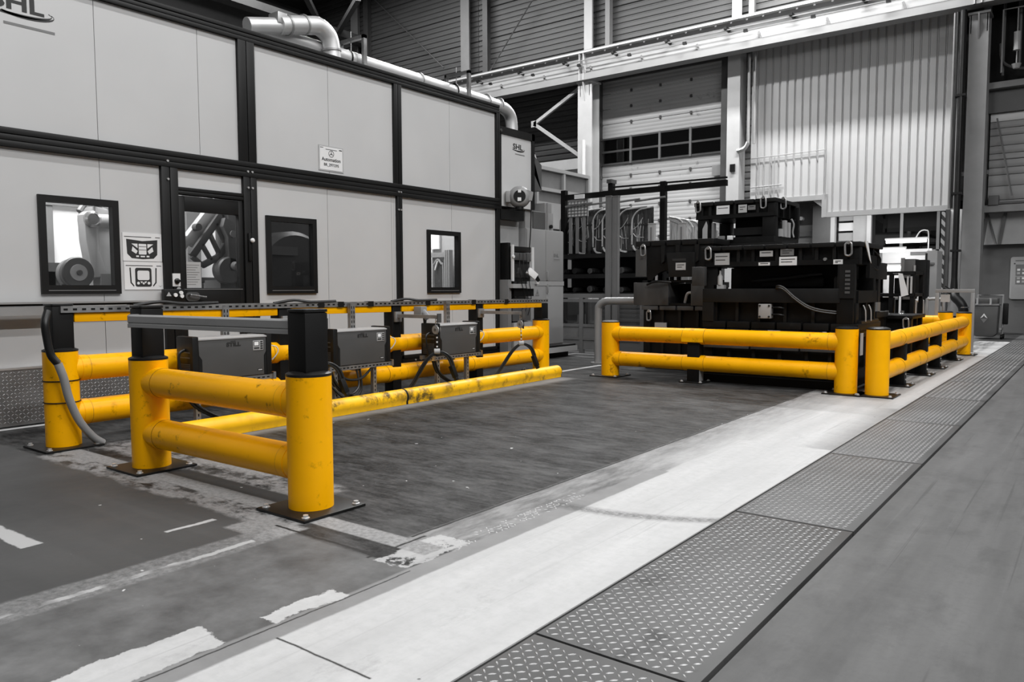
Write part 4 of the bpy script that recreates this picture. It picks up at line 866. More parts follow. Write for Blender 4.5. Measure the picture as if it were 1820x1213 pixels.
# ------------------------------------------------------------------ safety barriers
PR, PH = 0.111, 0.675
def base_plate(par, x, y, s=0.19, m='black_plastic'):
    bp = MB().box(x - s, x + s, y - s, y + s, 0.0, 0.014).build('base_plate', m, par, bev=0.004)
    for dx in (-1, 1):
        for dy in (-1, 1): MB().lathe((x + dx * s * 0.82, y + dy * s * 0.82, 0.014), [(0.02, 0), (0.02, 0.004), (0.013, 0.005), (0.013, 0.016)], 'z', 8).build('anchor_bolt', 'bolt', bp)
def yellow_post(par, x, y, top=False, m='yellow', h=PH, cap=True):
    p = MB().lathe((x, y, 0.014), [(PR, 0), (PR, h - 0.016), (PR - 0.004, h - 0.014)], 'z', 40).build('post', m, par)
    c = MB().lathe((x, y, h), [(PR + 0.001, -0.004), (PR + 0.001, 0.008), (PR * 0.75, 0.02), (PR * 0.3, 0.024)], 'z', 36).build('post_cap', 'black_plastic', par)
    base_plate(par, x, y)
    if top:
        MB().box(x - 0.07, x + 0.07, y - 0.07, y + 0.07, h + 0.005, 0.985).build('upper_post', 'black_matt', par, bev=0.012)
        MB().prism(rrect(x - 0.074, x + 0.074, y - 0.074, y + 0.074, 0.02), 'z', 0.985, 1.0).build('upper_post_cap', 'black_plastic', par, bev=0.004)
def rail(par, a, b, r=0.089, m='yellow', joints=()):
    a = Vector(a); b = Vector(b); d = (b - a).normalized()
    ro = MB().cyl(a, b, r, 32).build('rail', m, par)
    for e, s in ((a, 1), (b, -1)):
        MB().cyl(e + d * s * (PR + 0.0), e + d * s * (PR + 0.055), r + 0.0025, 32).build('rail_sleeve', m, par)
        MB().cyl(e + d * s * (PR + 0.055), e + d * s * (PR + 0.058), r + 0.0015, 32).build('rail_joint', 'seam_y', par)
    for jx in joints:
        MB().cyl(a + d * (jx - 0.13), a + d * (jx + 0.13), r + 0.003, 32).build('rail_sleeve', m, par)
        for s in (-0.132, 0.132): MB().cyl(a + d * (jx + s - 0.0015), a + d * (jx + s + 0.0015), r + 0.002, 32).build('rail_joint', 'seam_y', par)
mat('seam_y', (0.2, 0.09, 0.004), 0.6)
ZU, ZL = 0.535, 0.222
# near barrier
A, B = (-4.635, 2.40), (-3.115, 2.42)
nb = thing('safety_barrier', 'nearest yellow tube barrier of two posts with black upper posts and grey handrail', 'barrier', (-3.87, 2.41, 0), 'yellow tube barriers')
yellow_post(nb, *A, top=True); yellow_post(nb, *B, top=True)
rail(nb, (*A, ZU), (*B, ZU)); rail(nb, (*A, ZL), (*B, ZL))
h = MB(); pr2 = [(-0.035, 0.875), (0.035, 0.875), (0.035, 0.895), (0.03, 0.90), (0.035, 0.905), (0.035, 0.94), (0.025, 0.948), (-0.025, 0.948), (-0.035, 0.94), (-0.035, 0.905), (-0.03, 0.90), (-0.035, 0.895)]
y0 = 2.30; h.prism([(y0 + p[0], p[1]) for p in pr2], 'x', -4.59, -3.18)
h.v = [(v[0], v[1] + (v[0] + 4.59) / 1.41 * 0.1, v[2]) for v in h.v]; h.build('handrail', 'handrail', nb)
MB().prism([(y0 + p[0] * 1.1, 0.9115 + (p[1] - 0.9115) * 1.1) for p in pr2], 'x', -4.596, -4.59).build('handrail_cap', 'grey_mid', nb)
# back barrier with cable channel
C, D = (-5.75, 2.355), (-5.95, 8.44)
bbr = thing('safety_barrier', 'long yellow barrier behind the chargers carrying a yellow beam and slotted channel', 'barrier', (-5.85, 5.4, 0), 'yellow tube barriers')
yellow_post(bbr, *C, top=True); yellow_post(bbr, *D, top=False)
def along(t): return (C[0] + (D[0] - C[0]) * t, C[1] + (D[1] - C[1]) * t)
ups = [along((y - C[1]) / (D[1] - C[1])) for y in (4.22, 5.63, 7.03)]
js = [math.hypot(u[0] - C[0], u[1] - C[1]) for u in ups]
rail(bbr, (*C, 0.545), (*D, 0.51), 0.09, 'yellow_used', js); rail(bbr, (*C, 0.23), (*D, 0.21), 0.09, 'yellow_used', js)
MB().box(D[0] - 0.07, D[0] + 0.07, D[1] - 0.07, D[1] + 0.07, PH, 0.9).build('upper_post', 'black_matt', bbr, bev=0.012)
for u in ups:
    MB().box(u[0] - 0.065, u[0] + 0.065, u[1] - 0.06, u[1] + 0.06, 0.0, 0.935).build('upper_post', 'black_matt', bbr, bev=0.008)
    base_plate(bbr, u[0], u[1], 0.14, 'black_plastic')
pts = [C] + ups + [D]
for i in range(4):
    a, b = pts[i], pts[i + 1]; g = 0.075 / (b[1] - a[1]); za, zb = 0.905 - 0.007 * i, 0.898 - 0.007 * i
    a2 = (a[0] + (b[0] - a[0]) * g + 0.03, a[1] + 0.075, za); b2 = (b[0] - (b[0] - a[0]) * g + 0.03, b[1] - 0.075, zb)
    MB().bar(a2, b2, 0.07, 0.066).build('beam', 'yellow', bbr, bev=0.01)
ch = thing('slotted_channel', 'galvanised slotted channel running along the top of the long back barrier', 'channel', (-5.85, 5.4, 0.93))
a3 = (C[0] + 0.06, C[1] - 0.02, 0.962); b3 = (D[0] + 0.05, D[1] + 0.06, 0.932)
MB().bar(a3, b3, 0.05, 0.045).build('channel', 'galv', ch)
sl = MB(); n = 100
for i in range(n):
    if i in (9, 10, 11, 33): continue
    t = (i + 0.3) / n; p = Vector(a3).lerp(Vector(b3), t); qn = Vector(a3).lerp(Vector(b3), t + 0.0045); p.x += 0.0252; qn.x += 0.0252
    sl.bar(p, qn, 0.002, 0.014)
stuff(sl.build('slot', 'black_matt', ch))
for y in (4.62, 4.86, 5.25, 6.1, 6.9, 7.55): t = (y - a3[1]) / (b3[1] - a3[1]); p = Vector(a3).lerp(Vector(b3), t); MB().box(p.x - 0.03, p.x + 0.03, y - 0.035, y + 0.035, p.z - 0.028, p.z + 0.026).build('cable_clip', 'black_plastic', ch)
for y, l in ((3.05, 0.5), (4.3, 0.5), (5.75, 0.5)):
    t = (y - a3[1]) / (b3[1] - a3[1]); p = Vector(a3).lerp(Vector(b3), t)
    MB().tube([(p.x + 0.02, y - 0.2, p.z + 0.02), (p.x + 0.03, y, p.z + 0.045), (p.x + 0.02, y + 0.2, p.z + 0.028), (p.x + 0.0, y + l, p.z + 0.03)], 0.014, 6, 4).build('cable_bend', 'black_plastic', ch)
# floor bumper rail in two lengths
bu = thing('floor_bumper', 'long scuffed yellow bumper rail lying on the floor before the chargers', 'bumper', (-5.25, 5.6, 0), 'yellow tube barriers')
def bumper(p, q_):
    p = Vector((*p, 0.072)); q_ = Vector((*q_, 0.072)); d = (q_ - p).normalized(); u = Vector((-d.y, d.x, 0))
    vs = []; fs = []; n = 14; prof = [(0.072 * math.cos(math.radians(-35 + 250 * i / n)), 0.072 * math.sin(math.radians(-35 + 250 * i / n))) for i in range(n + 1)] + [(-0.06, -0.07), (0.06, -0.07)]
    k = len(prof)
    for e in (p, q_): vs += [e + u * a * -1 + Vector((0, 0, b)) for a, b in prof]
    fs = [(i, (i + 1) % k, k + (i + 1) % k, k + i) for i in range(k)] + [tuple(range(k))[::-1], tuple(range(k, 2 * k))]
    return MB().add(vs, fs)
bumper((-5.22, 2.75), (-5.265, 5.17)).build('bumper_section', 'yellow_worn', bu); bumper((-5.2655, 5.19), (-5.34, 7.92)).build('bumper_section', 'yellow_worn', bu)
bumper((-5.265, 5.165), (-5.2656, 5.195)).build('joint', 'black_matt', bu)
bumper((-5.34, 7.92), (-5.3402, 7.928)).build('end_cap', 'black_matt', bu)
# right hand barriers
E1, E2 = (-4.86, 8.40), (-2.072, 8.40)
fb = thing('safety_barrier', 'yellow two-rail barrier in front of the black press dies', 'barrier', (-3.5, 8.4, 0), 'yellow tube barriers')
yellow_post(fb, *E1, m='yellow_used'); yellow_post(fb, *E2, m='yellow_used')
rail(fb, (*E1, 0.535), (*E2, 0.535), 0.09, 'yellow_used', (1.13,)); rail(fb, (*E1, 0.225), (*E2, 0.225), 0.09, 'yellow_used', (1.13,))
ux = E1[0] + 1.13; MB().box(ux - 0.075, ux + 0.075, 8.34, 8.46, 0.0, 0.5).build('middle_post', 'black_matt', fb, bev=0.006); base_plate(fb, ux, 8.4, 0.14)
MB().box(ux + 0.076, ux + 0.08, 8.345, 8.455, 0.02, 0.16).build('post_side_plate', 'wall_light', fb)
MB().box(ux - 0.135, ux + 0.13, 8.305, 8.3075, 0.475, 0.535).build('cover_outline', 'yellow_used', fb)
S1, S2 = (-1.778, 8.42), (-1.76, 14.35)
sb = thing('safety_barrier', 'yellow two-rail barrier running back along the aisle beside the dies', 'barrier', (-1.77, 11.4, 0), 'yellow tube barriers')
yellow_post(sb, *S1, m='yellow_used'); yellow_post(sb, *S2, m='yellow_used')
sy_ = [9.45, 10.78, 11.8, 13.25]
rail(sb, (*S1, 0.535), (*S2, 0.535), 0.09, 'yellow_used', [y - S1[1] for y in sy_]); rail(sb, (*S1, 0.225), (*S2, 0.225), 0.09, 'yellow_used', [y - S1[1] for y in sy_])
for y in sy_:
    MB().box(-1.835, -1.705, y - 0.06, y + 0.06, 0.0, 0.5).build('middle_post', 'black_matt', sb, bev=0.006)
    MB().prism([(-1.835, 0.014), (-1.98, 0.014), (-1.835, 0.2)], 'y', y - 0.03, y + 0.03).build('gusset', 'black_matt', sb)
    base_plate(sb, -1.79, y, 0.16, 'black_plastic')
    for z in (0.04, 0.1): MB().cyl((-1.705, y, z + 0.03), (-1.698, y, z + 0.03), 0.01, 8).build('bolt_head', 'bolt', sb)
xb = thing('safety_barrier', 'short yellow barrier across the far end beyond the small black die', 'barrier', (-2.6, 14.55, 0), 'yellow tube barriers')
for X_ in (-2.06, -3.5): yellow_post(xb, X_, 14.6, m='yellow_used')
rail(xb, (-2.06, 14.6, 0.53), (-3.5, 14.6, 0.53), 0.09, 'yellow_used'); rail(xb, (-2.06, 14.6, 0.22), (-3.5, 14.6, 0.22), 0.09, 'yellow_used')
# grey hose tied to the back left post
ho = thing('conduit_hose', 'thick grey and black hose tied to the left yellow post', 'hose', (-5.6, 2.4, 0))
P_ = [(-5.66, 2.25, 0.95), (-5.62, 2.215, 0.87), (-5.61, 2.22, 0.76), (-5.6, 2.235, 0.66), (-5.585, 2.27, 0.6)]
MB().tube(P_, 0.026, 12, 6).build('black_section', 'black_plastic', ho)
MB().tube([P_[-1], (-5.58, 2.3, 0.5), (-5.585, 2.33, 0.36), (-5.59, 2.39, 0.2), (-5.595, 2.48, 0.07), (-5.6, 2.55, 0.012)], 0.027, 12, 6).build('grey_section', 'handrail', ho)
for z in (0.47, 0.32):
    MB().tube([(C[0] + (PR + 0.004) * math.cos(a * PI / 10), C[1] + (PR + 0.004) * math.sin(a * PI / 10), z) for a in range(-12, 6)], 0.004, 5, 1).build('cable_tie', 'black_matt', ho)
# ------------------------------------------------------------------ chargers
def charger(label, y0, left_cut=False):
    """front faces +x at -5.47"""
    w, X1, X0 = 0.60, -5.47, -5.68; z0, z1 = 0.40, 0.725; ym = y0 + w / 2
    t = thing('battery_charger', label, 'charger', (-5.575, ym, z0 - 0.02), 'grey battery chargers on the galvanised frames')
    MB().box(X0, X1 - 0.006, y0, y0 + w, z0, z1 - 0.018).build('body', 'grey_charger', t, bev=0.003)
    MB().prism([(y0, z1 - 0.02), (y0 + w, z1 - 0.02), (y0 + w, z0 + 0.19), (y0 + w - 0.022, z0 + 0.155), (y0 + w - 0.022, z0), (y0 + 0.028, z0), (y0 + 0.028, z0 + 0.155), (y0 + 0.004, z0 + 0.19)], 'x', X1 - 0.01, X1).build('front_panel', 'grey_charger', t, bev=0.002)
    MB().prism([(X0, z1 - 0.02), (X1 + 0.006, z1 - 0.02), (X1 + 0.006, z1 - 0.008), (X1 - 0.03, z1), (X0, z1)], 'y', y0 - 0.004, y0 + w + 0.004).build('lid', 'lid', t, bev=0.002)
    for s, a, b in ((-1, y0 - 0.055, y0), (1, y0 + w, y0 + w + 0.05)):
        e = MB(); e.box(X0 - 0.01, X1 + 0.008, a, b, z0 - 0.005, z1 + 0.012)
        ec = e.build('end_cover', 'black_plastic', t, bev=0.012)
        yf = a if s < 0 else b
        pd = [(yf if s < 0 else yf, 0)]
        MB().prism([(b if s < 0 else a, z0), (b + 0.026 if s < 0 else a - 0.02, z0), (b + 0.026 if s < 0 else a - 0.02, z0 + 0.155), (b if s < 0 else a, z0 + 0.19)], 'x', X1 - 0.004, X1 + 0.003).build('cover_flank', 'black_plastic', ec)
        vm = MB()
        for k in range(9): vm.box(X0 + 0.02, X1 - 0.03, yf - 0.003 if s < 0 else yf, yf if s < 0 else yf + 0.003, z0 + 0.015 + k * 0.013, z0 + 0.021 + k * 0.013)
        vm.box(X0 + 0.01, X1 - 0.03, yf - 0.004 if s < 0 else yf, yf if s < 0 else yf + 0.004, z0 + 0.17, z0 + 0.178)
        vm.box(X0 + 0.01, X1 - 0.03, yf - 0.004 if s < 0 else yf, yf if s < 0 else yf + 0.004, z0 + 0.21, z0 + 0.218)
        stuff(vm.build('vent_rib', 'grey_dark', ec))
    text('STILL', 0.042, (X1 + 0.0012, y0 + 0.30, z1 - 0.065), 'x', t, 'ink', bold=0.0022, sx=1.3)
    MB().box(X1, X1 + 0.001, y0 + 0.275, y0 + 0.32, z1 - 0.042, z1 - 0.036).build('small_print', 'ink', t)
    dp_ = MB().box(X1, X1 + 0.004, y0 + 0.475, y0 + 0.572, z1 - 0.125, z1 - 0.045).build('display_panel', 'wall_light', t, bev=0.002)
    MB().box(X1 + 0.004, X1 + 0.006, y0 + 0.482, y0 + 0.532, z1 - 0.088, z1 - 0.052).build('display_bezel', 'ink', dp_)
    MB().box(X1 + 0.006, X1 + 0.007, y0 + 0.486, y0 + 0.525, z1 - 0.085, z1 - 0.056).build('display', 'lcd', dp_)
    for k in range(4): MB().box(X1 + 0.004, X1 + 0.006, y0 + 0.543, y0 + 0.566, z1 - 0.062 - k * 0.018, z1 - 0.051 - k * 0.018).build('key', 'ink', dp_)
    for k in range(4): MB().box(X1 + 0.004, X1 + 0.006, y0 + 0.484 + k * 0.0125, y0 + 0.494 + k * 0.0125, z1 - 0.113, z1 - 0.1).build('key', 'ink', dp_)
    MB().box(X1, X1 + 0.001, y0 + 0.515, y0 + 0.565, z0 + 0.03, z0 + 0.048).build('badge', 'ink', t); MB().box(X1 + 0.001, X1 + 0.0015, y0 + 0.522, y0 + 0.558, z0 + 0.035, z0 + 0.043).build('badge_print', 'paper_grey', t)
    MB().tube([(X1 - 0.1, y0 - 0.055, z1 - 0.09), (X1 - 0.1, y0 - 0.1, z1 - 0.12), (X1 - 0.1, y0 - 0.1, z0 + 0.12), (X1 - 0.1, y0 - 0.06, z0 - 0.01)], 0.011, 7, 5).build('mains_cable', 'rubber', t)
    # frame below
    f = thing('charger_frame', label.replace('grey battery charger', 'slotted galvanised stand under the charger'), 'stand', (-5.575, ym, 0), 'galvanised charger stands')
    MB().box(-5.53, -5.475, y0 - 0.09, y0 + w + 0.06, z0 - 0.045, z0 - 0.007).build('shelf_rail', 'galv', f); MB().box(X0, -5.64, y0 - 0.09, y0 + w + 0.06, z0 - 0.045, z0 - 0.007).build('shelf_rail', 'galv', f)
    s_ = MB()
    for k in range(16): s_.box(-5.475, -5.4735, y0 - 0.07 + k * 0.045, y0 - 0.045 + k * 0.045, z0 - 0.032, z0 - 0.022)
    stuff(s_.build('slot', 'black_matt', f))
    for yy in (y0 + 0.0, y0 + 0.47):
        lg_ = MB(); lg_.box(-5.535, -5.495, yy - 0.02, yy + 0.02, 0.0, z0 - 0.045)
        l_ = lg_.build('leg', 'galv', f)
        MB().box(-5.56, -5.47, yy - 0.045, yy + 0.045, 0, 0.008).build('foot', 'galv', l_)
        sm = MB()
        for k in range(8): sm.box(-5.495, -5.4935, yy - 0.005, yy + 0.005, 0.04 + k * 0.04, 0.06 + k * 0.04)
        stuff(sm.build('slot', 'black_matt', l_))
    yu = y0 + 0.39
    u_ = MB().box(-5.745, -5.705, yu - 0.03, yu + 0.03, z0 - 0.045, 0.96).build('upright', 'galv', f)
    sm = MB()
    for k in range(12):
        for dy in (-0.014, 0.014): sm.box(-5.705, -5.7035, yu + dy - 0.004, yu + dy + 0.004, z0 + 0.0 + k * 0.046, z0 + 0.026 + k * 0.046)
    stuff(sm.build('slot', 'black_matt', u_))
    MB().box(-5.74, -5.64, yu - 0.03, yu + 0.03, z0 - 0.085, z0 - 0.045).build('cross_rail', 'galv', f)
    MB().box(-5.5, -5.46, y0 - 0.1, y0 - 0.075, z0 - 0.05, z0 + 0.0).build('end_bracket', 'steel', f); MB().box(-5.5, -5.46, y0 + w + 0.06, y0 + w + 0.085, z0 - 0.05, z0 + 0.01).build('end_bracket', 'steel', f)
    return t
charger('grey battery charger nearest the near barrier, leftmost of the three', 3.225)
charger('grey battery charger in the middle of the three, behind near post', 4.575)
charger('grey battery charger farthest along the yellow beam, rightmost of the three', 5.935)
# hanging arms with pulley and charging lead
def hang_arm(y, xp, label, labc, tip, lead):
    a = thing('hanging_bracket', label, 'arm', (xp + 0.3, y, 0.79), 'cable arms on the black posts')
    MB().box(xp, xp + 0.03, y - 0.045, y + 0.045, 0.755, 0.86).build('mount_plate', 'galv', a, bev=0.003)
    MB().box(xp + 0.03, tip, y - 0.02, y + 0.02, 0.80, 0.835).build('arm', 'galv', a); MB().box(tip - 0.005, tip + 0.01, y - 0.025, y + 0.025, 0.76, 0.85).build('end_plate', 'grey_dark', a)
    MB().lathe((tip - 0.035, y - 0.02, 0.69), [(0.043, 0), (0.045, 0.01), (0.032, 0.018), (0.045, 0.026), (0.043, 0.036)], 'y', 20).build('pulley', 'alu', a)
    MB().lathe((tip - 0.035, y - 0.024, 0.69), [(0.016, 0), (0.014, 0.044)], 'y', 12).build('pulley_hub', 'steel', a)
    for k in range(3): MB().tube([(tip - 0.035 + 0.013 * math.cos(i * PI / 4), y + (0.006 * math.sin(i * PI / 4) if k % 2 else 0), 0.785 - k * 0.022 + 0.016 * math.sin(i * PI / 4)) for i in range(8)], 0.004, 5, 1, True).build('chain_link', 'steel', a)
    MB().tube([(tip + 0.0, y, 0.74), (tip + 0.0, y, 0.64)], 0.01, 6, 1).build('weight_rod', 'black_matt', a)
    c = thing('charging_lead', labc, 'cable', (tip, y, 0.0), 'charging leads with black plugs')
    MB().tube([(tip - 0.035, y + 0.0, 0.645), (tip - 0.03, y, 0.55), (tip - 0.03, y, 0.485)], 0.0045, 5, 2).build('cord', 'black_matt', c)
    for k in range(3): MB().cyl((tip - 0.03, y, 0.62 - k * 0.045), (tip - 0.03, y, 0.605 - k * 0.045), 0.008, 8).build('cord_clamp', 'white', c)
    n = lead
    MB().tube(n, 0.0125, 8, 7).build('lead', 'rubber', c)
    off = [(p[0] + 0.014, p[1] + 0.02, p[2] + 0.004) for p in n]; MB().tube(off, 0.011, 8, 7).build('lead', 'rubber', c)
    MB().cyl((tip - 0.05, y - 0.02, 0.475), (tip - 0.01, y + 0.02, 0.475), 0.028, 10).build('strap', 'paper_grey', c)
    e = Vector(n[-1]); MB().bar(e, e + Vector((0.03, 0.03, -0.12)), 0.045, 0.05).build('plug', 'black_matt', c, bev=0.006)
    MB().bar(e + Vector((0.03, 0.03, -0.12)), e + Vector((0.038, 0.038, -0.15)), 0.035, 0.035).build('plug_tip', 'black_plastic', c, bev=0.004)
T = -5.2
for i, (y, cy_, l1, l2) in enumerate(((4.22, 3.95, 'galvanised arm with pulley on the nearest middle black post', 'black charging lead looped from the leftmost charger'),
                             (5.63, 5.33, 'galvanised arm with pulley on the black post beside the middle charger', 'black charging lead and plug hanging beside the middle charger'),
                             (7.03, 6.69, 'galvanised arm with pulley on the black post beside the rightmost charger', 'black charging lead and plug hanging beside the rightmost charger'))):
    xp = ups[i][0] + 0.066
    hang_arm(y, xp, l1, l2, T, [(-5.5, cy_ - 0.85, 0.38), (-5.5, cy_ - 0.75, 0.2), (-5.45, cy_ - 0.5, 0.06), (-5.42, cy_ - 0.2, 0.02), (-5.4, cy_ + 0.05, 0.1), (-5.3, y - 0.1, 0.38), (T - 0.03, y + 0.0, 0.465), (T + 0.03, y + 0.08, 0.42), (T + 0.06, y + 0.11, 0.33)])
# socket boxes on the yellow beam and loose loops under the chargers
for k, (y, lab) in enumerate(((2.93, 'grey mains socket with plug hanging under the channel left of the first charger'), (5.9, 'grey mains socket with plug hanging under the channel above the third charger'), (4.45, 'grey mains socket behind the near black post'))):
    s = thing('mains_socket', lab, 'socket', (-5.7, y, 0.78), 'mains sockets under the channel')
    zz_ = 0.80
    MB().box(-5.77, -5.66, y - 0.045, y + 0.045, zz_, zz_ + 0.11).build('box', 'cabinet', s, bev=0.008); MB().cyl((-5.68, y, zz_ + 0.05), (-5.61, y, zz_ - 0.005), 0.038, 14).build('socket_lid', 'grey_mid', s)
    MB().cyl((-5.65, y, zz_ + 0.01), (-5.65, y, zz_ - 0.09), 0.024, 12, 0.014).build('plug', 'black_plastic', s); MB().tube([(-5.65, y, zz_ - 0.08), (-5.64, y + 0.01, 0.5), (-5.62, y + 0.05, 0.36)], 0.01, 7, 4).build('cable', 'rubber', s)
lo = thing('cable_loops', 'black cable loops hanging under the middle charger', 'cable', (-5.5, 4.7, 0.1))
MB().tube([(-5.5, 4.6, 0.35), (-5.48, 4.68, 0.27), (-5.48, 4.85, 0.26), (-5.5, 5.0, 0.34)], 0.012, 7, 5).build('loop', 'rubber', lo)
MB().tube([(-5.5, 4.6, 0.33), (-5.46, 4.62, 0.18), (-5.46, 4.72, 0.13), (-5.47, 4.82, 0.2), (-5.5, 4.82, 0.35)], 0.011, 7, 5).build('loop', 'rubber', lo)
MB().tube([(-5.5, 4.52, 0.22), (-5.46, 4.62, 0.11), (-5.46, 4.74, 0.075), (-5.47, 4.85, 0.16), (-5.5, 4.86, 0.35)], 0.011, 7, 5).build('loop', 'rubber', lo)
for y0, lab in ((3.225, 'thin white lead at the end of the first charger'), (4.575, 'thin white lead at the end of the middle charger'), (5.935, 'thin white lead at the end of the rightmost charger')):
    ye = y0 + 0.65; wl_ = MB().tube([(-5.5, ye, 0.63), (-5.47, ye + 0.045, 0.62), (-5.46, ye + 0.06, 0.585), (-5.47, ye + 0.04, 0.54), (-5.49, ye + 0.02, 0.51)], 0.005, 6, 5)
    tag(wl_.build('white_lead', 'white_soft', None, off=(-5.48, ye, 0.51)), lab, 'cable', 'thin white charger leads')
# hoop guard left of the dies
hg = thing('hoop_guard', 'grey tubular hoop guard behind the left post of the die barrier', 'guard', (-5.5, 9.7, 0))
MB().tube([(-5.83, 9.72, 0.012), (-5.83, 9.72, 0.72), (-5.81, 9.72, 0.84), (-5.72, 9.72, 0.9), (-5.6, 9.72, 0.91), (-5.1, 9.72, 0.91), (-5.02, 9.72, 0.9)], 0.055, 14, 4).build('tube', 'handrail', hg)
MB().cyl((-5.83, 9.72, 0), (-5.83, 9.72, 0.014), 0.11, 16).build('foot_plate', 'handrail', hg)
# ------------------------------------------------------------------ black press dies
def seglip(par, x0, x1, y0, y1, z0, z1, n, m='die_edge'):
    for i in range(n):
        a = x0 + (x1 - x0) * i / n + (0.012 if i else 0); b = x0 + (x1 - x0) * (i + 1) / n - (0.012 if i < n - 1 else 0)
        MB().box(a, b, y0, y1, z0, z1).build('rim_plate', m, par, bev=0.004)
def casting(par, x0, x1, y0, y1, z0, z1, ribs, sribs=3, m='die'):
    MB().box(x0 + 0.05, x1 - 0.05, y0 + 0.05, y1 - 0.02, z0, z1).build('casting', m, par)
    for x in ribs: MB().box(x - 0.018, x + 0.018, y0 + 0.004, y0 + 0.05, z0, z1).build('rib', 'die_edge' if m == 'die' else m, par)
    for i in range(sribs):
        y = y0 + 0.1 + (y1 - y0 - 0.2) * i / max(1, sribs - 1); MB().box(x1 - 0.05, x1 - 0.004, y - 0.02, y + 0.02, z0, z1).build('rib', m, par)
    for a in ((x0, x0 + 0.1), (x1 - 0.1, x1)): MB().box(a[0], a[1], y0, y0 + 0.12, z0, z1).build('corner_block', m, par, bev=0.006)
def ring(par, x, y, z, r=0.035, h=0.07):
    MB().tube([(x + r * math.cos(a), y, z + (h if math.sin(a) > 0 else -h) * 0.5 + r * math.sin(a)) for a in [i * PI / 6 for i in range(12)]], 0.011, 7, 2, True).build('lifting_ring', 'galv', par)
    MB().cyl((x, y + 0.03, z + h * 0.5 + r), (x, y - 0.01, z + h * 0.5 + r), 0.02, 8).build('ring_pin', 'galv', par)
def plate(par, x0, x1, z0, z1, y, m='paper', lines=0):
    p = MB().box(x0, x1, y - 0.006, y, z0, z1).build('label_plate', m, par)
    for i in range(lines):
        zz = z1 - (z1 - z0) * (0.25 + 0.6 * i / max(1, lines)); MB().box(x0 + 0.02, x1 - 0.02 - 0.03 * (i % 2), y - 0.0075, y - 0.006, zz - 0.008, zz).build('printed_line', 'ink', p)
    return p
# main stack: lower die, upper die
ld = thing('press_die', 'black press die at the bottom of the stack behind the front barrier', 'press die', (-2.95, 9.3, 0), 'black press dies')
MB().box(-3.78, -2.12, 8.56, 9.8, 0.0, 0.09).build('skid', 'die_dark', ld); MB().box(-3.82, -2.1, 8.62, 9.82, 0.09, 0.2).build('base_plate', 'die', ld)
casting(ld, -3.8, -2.1, 8.82, 9.82, 0.2, 0.55, [-3.5, -3.2, -2.9, -2.6, -2.35]); seglip(ld, -3.82, -2.08, 8.8, 9.85, 0.55, 0.615, 6)
seglip(ld, -3.8, -2.1, 8.78, 8.82, 0.385, 0.43, 3, 'die_light'); plate(ld, -3.027, -2.885, 0.565, 0.61, 8.799, 'paper_grey', 1)
MB().box(-2.42, -2.38, 8.78, 8.8, 0.56, 0.61).build('tag_plate', 'paper_grey', ld); ring(ld, -3.83, 8.78, 0.52, 0.03); ring(ld, -2.2, 8.78, 0.55, 0.03)
MB().box(-2.06, -2.05, 8.9, 9.0, 0.36, 0.6).build('label_plate', 'paper_grey', ld)
ud = thing('press_die', 'large black press die topping the front stack, white labels on its rim', 'press die', (-2.95, 9.3, 0.615), 'black press dies')
seglip(ud, -3.82, -2.06, 8.8, 9.85, 0.622, 0.70, 6, 'die')
casting(ud, -3.8, -2.1, 8.86, 9.82, 0.70, 0.925, [-3.42, -3.16, -2.86, -2.55], 3)
MB().box(-3.82, -2.25, 8.79, 8.93, 0.925, 1.085).build('front_bar', 'die_edge', ud, bev=0.006); MB().box(-3.8, -2.1, 8.95, 9.82, 0.925, 1.06).build('lower_shoe', 'die', ud)
MB().box(-3.82, -3.68, 8.79, 8.95, 0.70, 0.925).build('corner_block', 'die_edge', ud)
for xa, ya in ((-3.74, 8.9), (-2.2, 8.86), (-3.74, 9.75), (-2.2, 9.75)): MB().box(xa - 0.085, xa + 0.085, ya - 0.06, ya + 0.06, 0.70, 1.345).build('guide_post', 'die', ud, bev=0.008)
MB().box(-2.26, -2.1, 8.785, 8.8, 0.98, 1.345).build('post_cover', 'die_edge', ud); tx = [MB().box(-2.20, -2.15, 8.781, 8.785, 1.03 + k * 0.045, 1.055 + k * 0.045).build('raised_mark', 'grey_dark', ud) for k in range(6)]
MB().box(-3.5, -2.4, 9.2, 9.75, 1.06, 1.345).build('punch', 'die_dark', ud, bev=0.02); MB().box(-3.2, -2.5, 9.05, 9.15, 1.1, 1.22).build('pad', 'die', ud, bev=0.02)
MB().tube([(-3.3, 9.02, 1.17), (-2.9, 8.98, 1.2), (-2.6, 8.98, 1.24), (-2.5, 9.0, 1.25)], 0.02, 8, 5).build('inner_pipe', 'die_edge', ud); MB().prism([(-2.36, 1.07), (-2.28, 1.07), (-2.28, 1.16), (-2.34, 1.22), (-2.36, 1.2)], 'y', 8.96, 9.0).build('bracket', 'die_edge', ud)
casting(ud, -3.82, -2.07, 8.82, 9.85, 1.345, 1.535, [-3.4, -3.225, -2.95, -2.69, -2.515, -2.33], 4); MB().box(-3.8, -2.08, 8.812, 8.84, 1.345, 1.4).build('lower_rim', 'die', ud)
seglip(ud, -3.85, -2.06, 8.79, 9.87, 1.535, 1.585, 7)
MB().box(-3.7, -3.68, 8.8, 8.82, 1.35, 1.52).build('rib', 'die', ud)
plate(ud, -3.688, -3.5, 1.365, 1.505, 8.81, 'paper_grey', 2); plate(ud, -3.14, -2.99, 1.45, 1.515, 8.81, 'paper_grey', 1); plate(ud, -2.904, -2.755, 1.455, 1.53, 8.81, 'grey_mid', 2)
wl2 = plate(ud, -2.915, -2.72, 1.345, 1.442, 8.808, 'paper', 2); plate(ud, -3.15, -3.02, 1.349, 1.384, 8.806, 'paper', 1); plate(ud, -2.331, -2.234, 1.347, 1.398, 8.808, 'paper', 2)
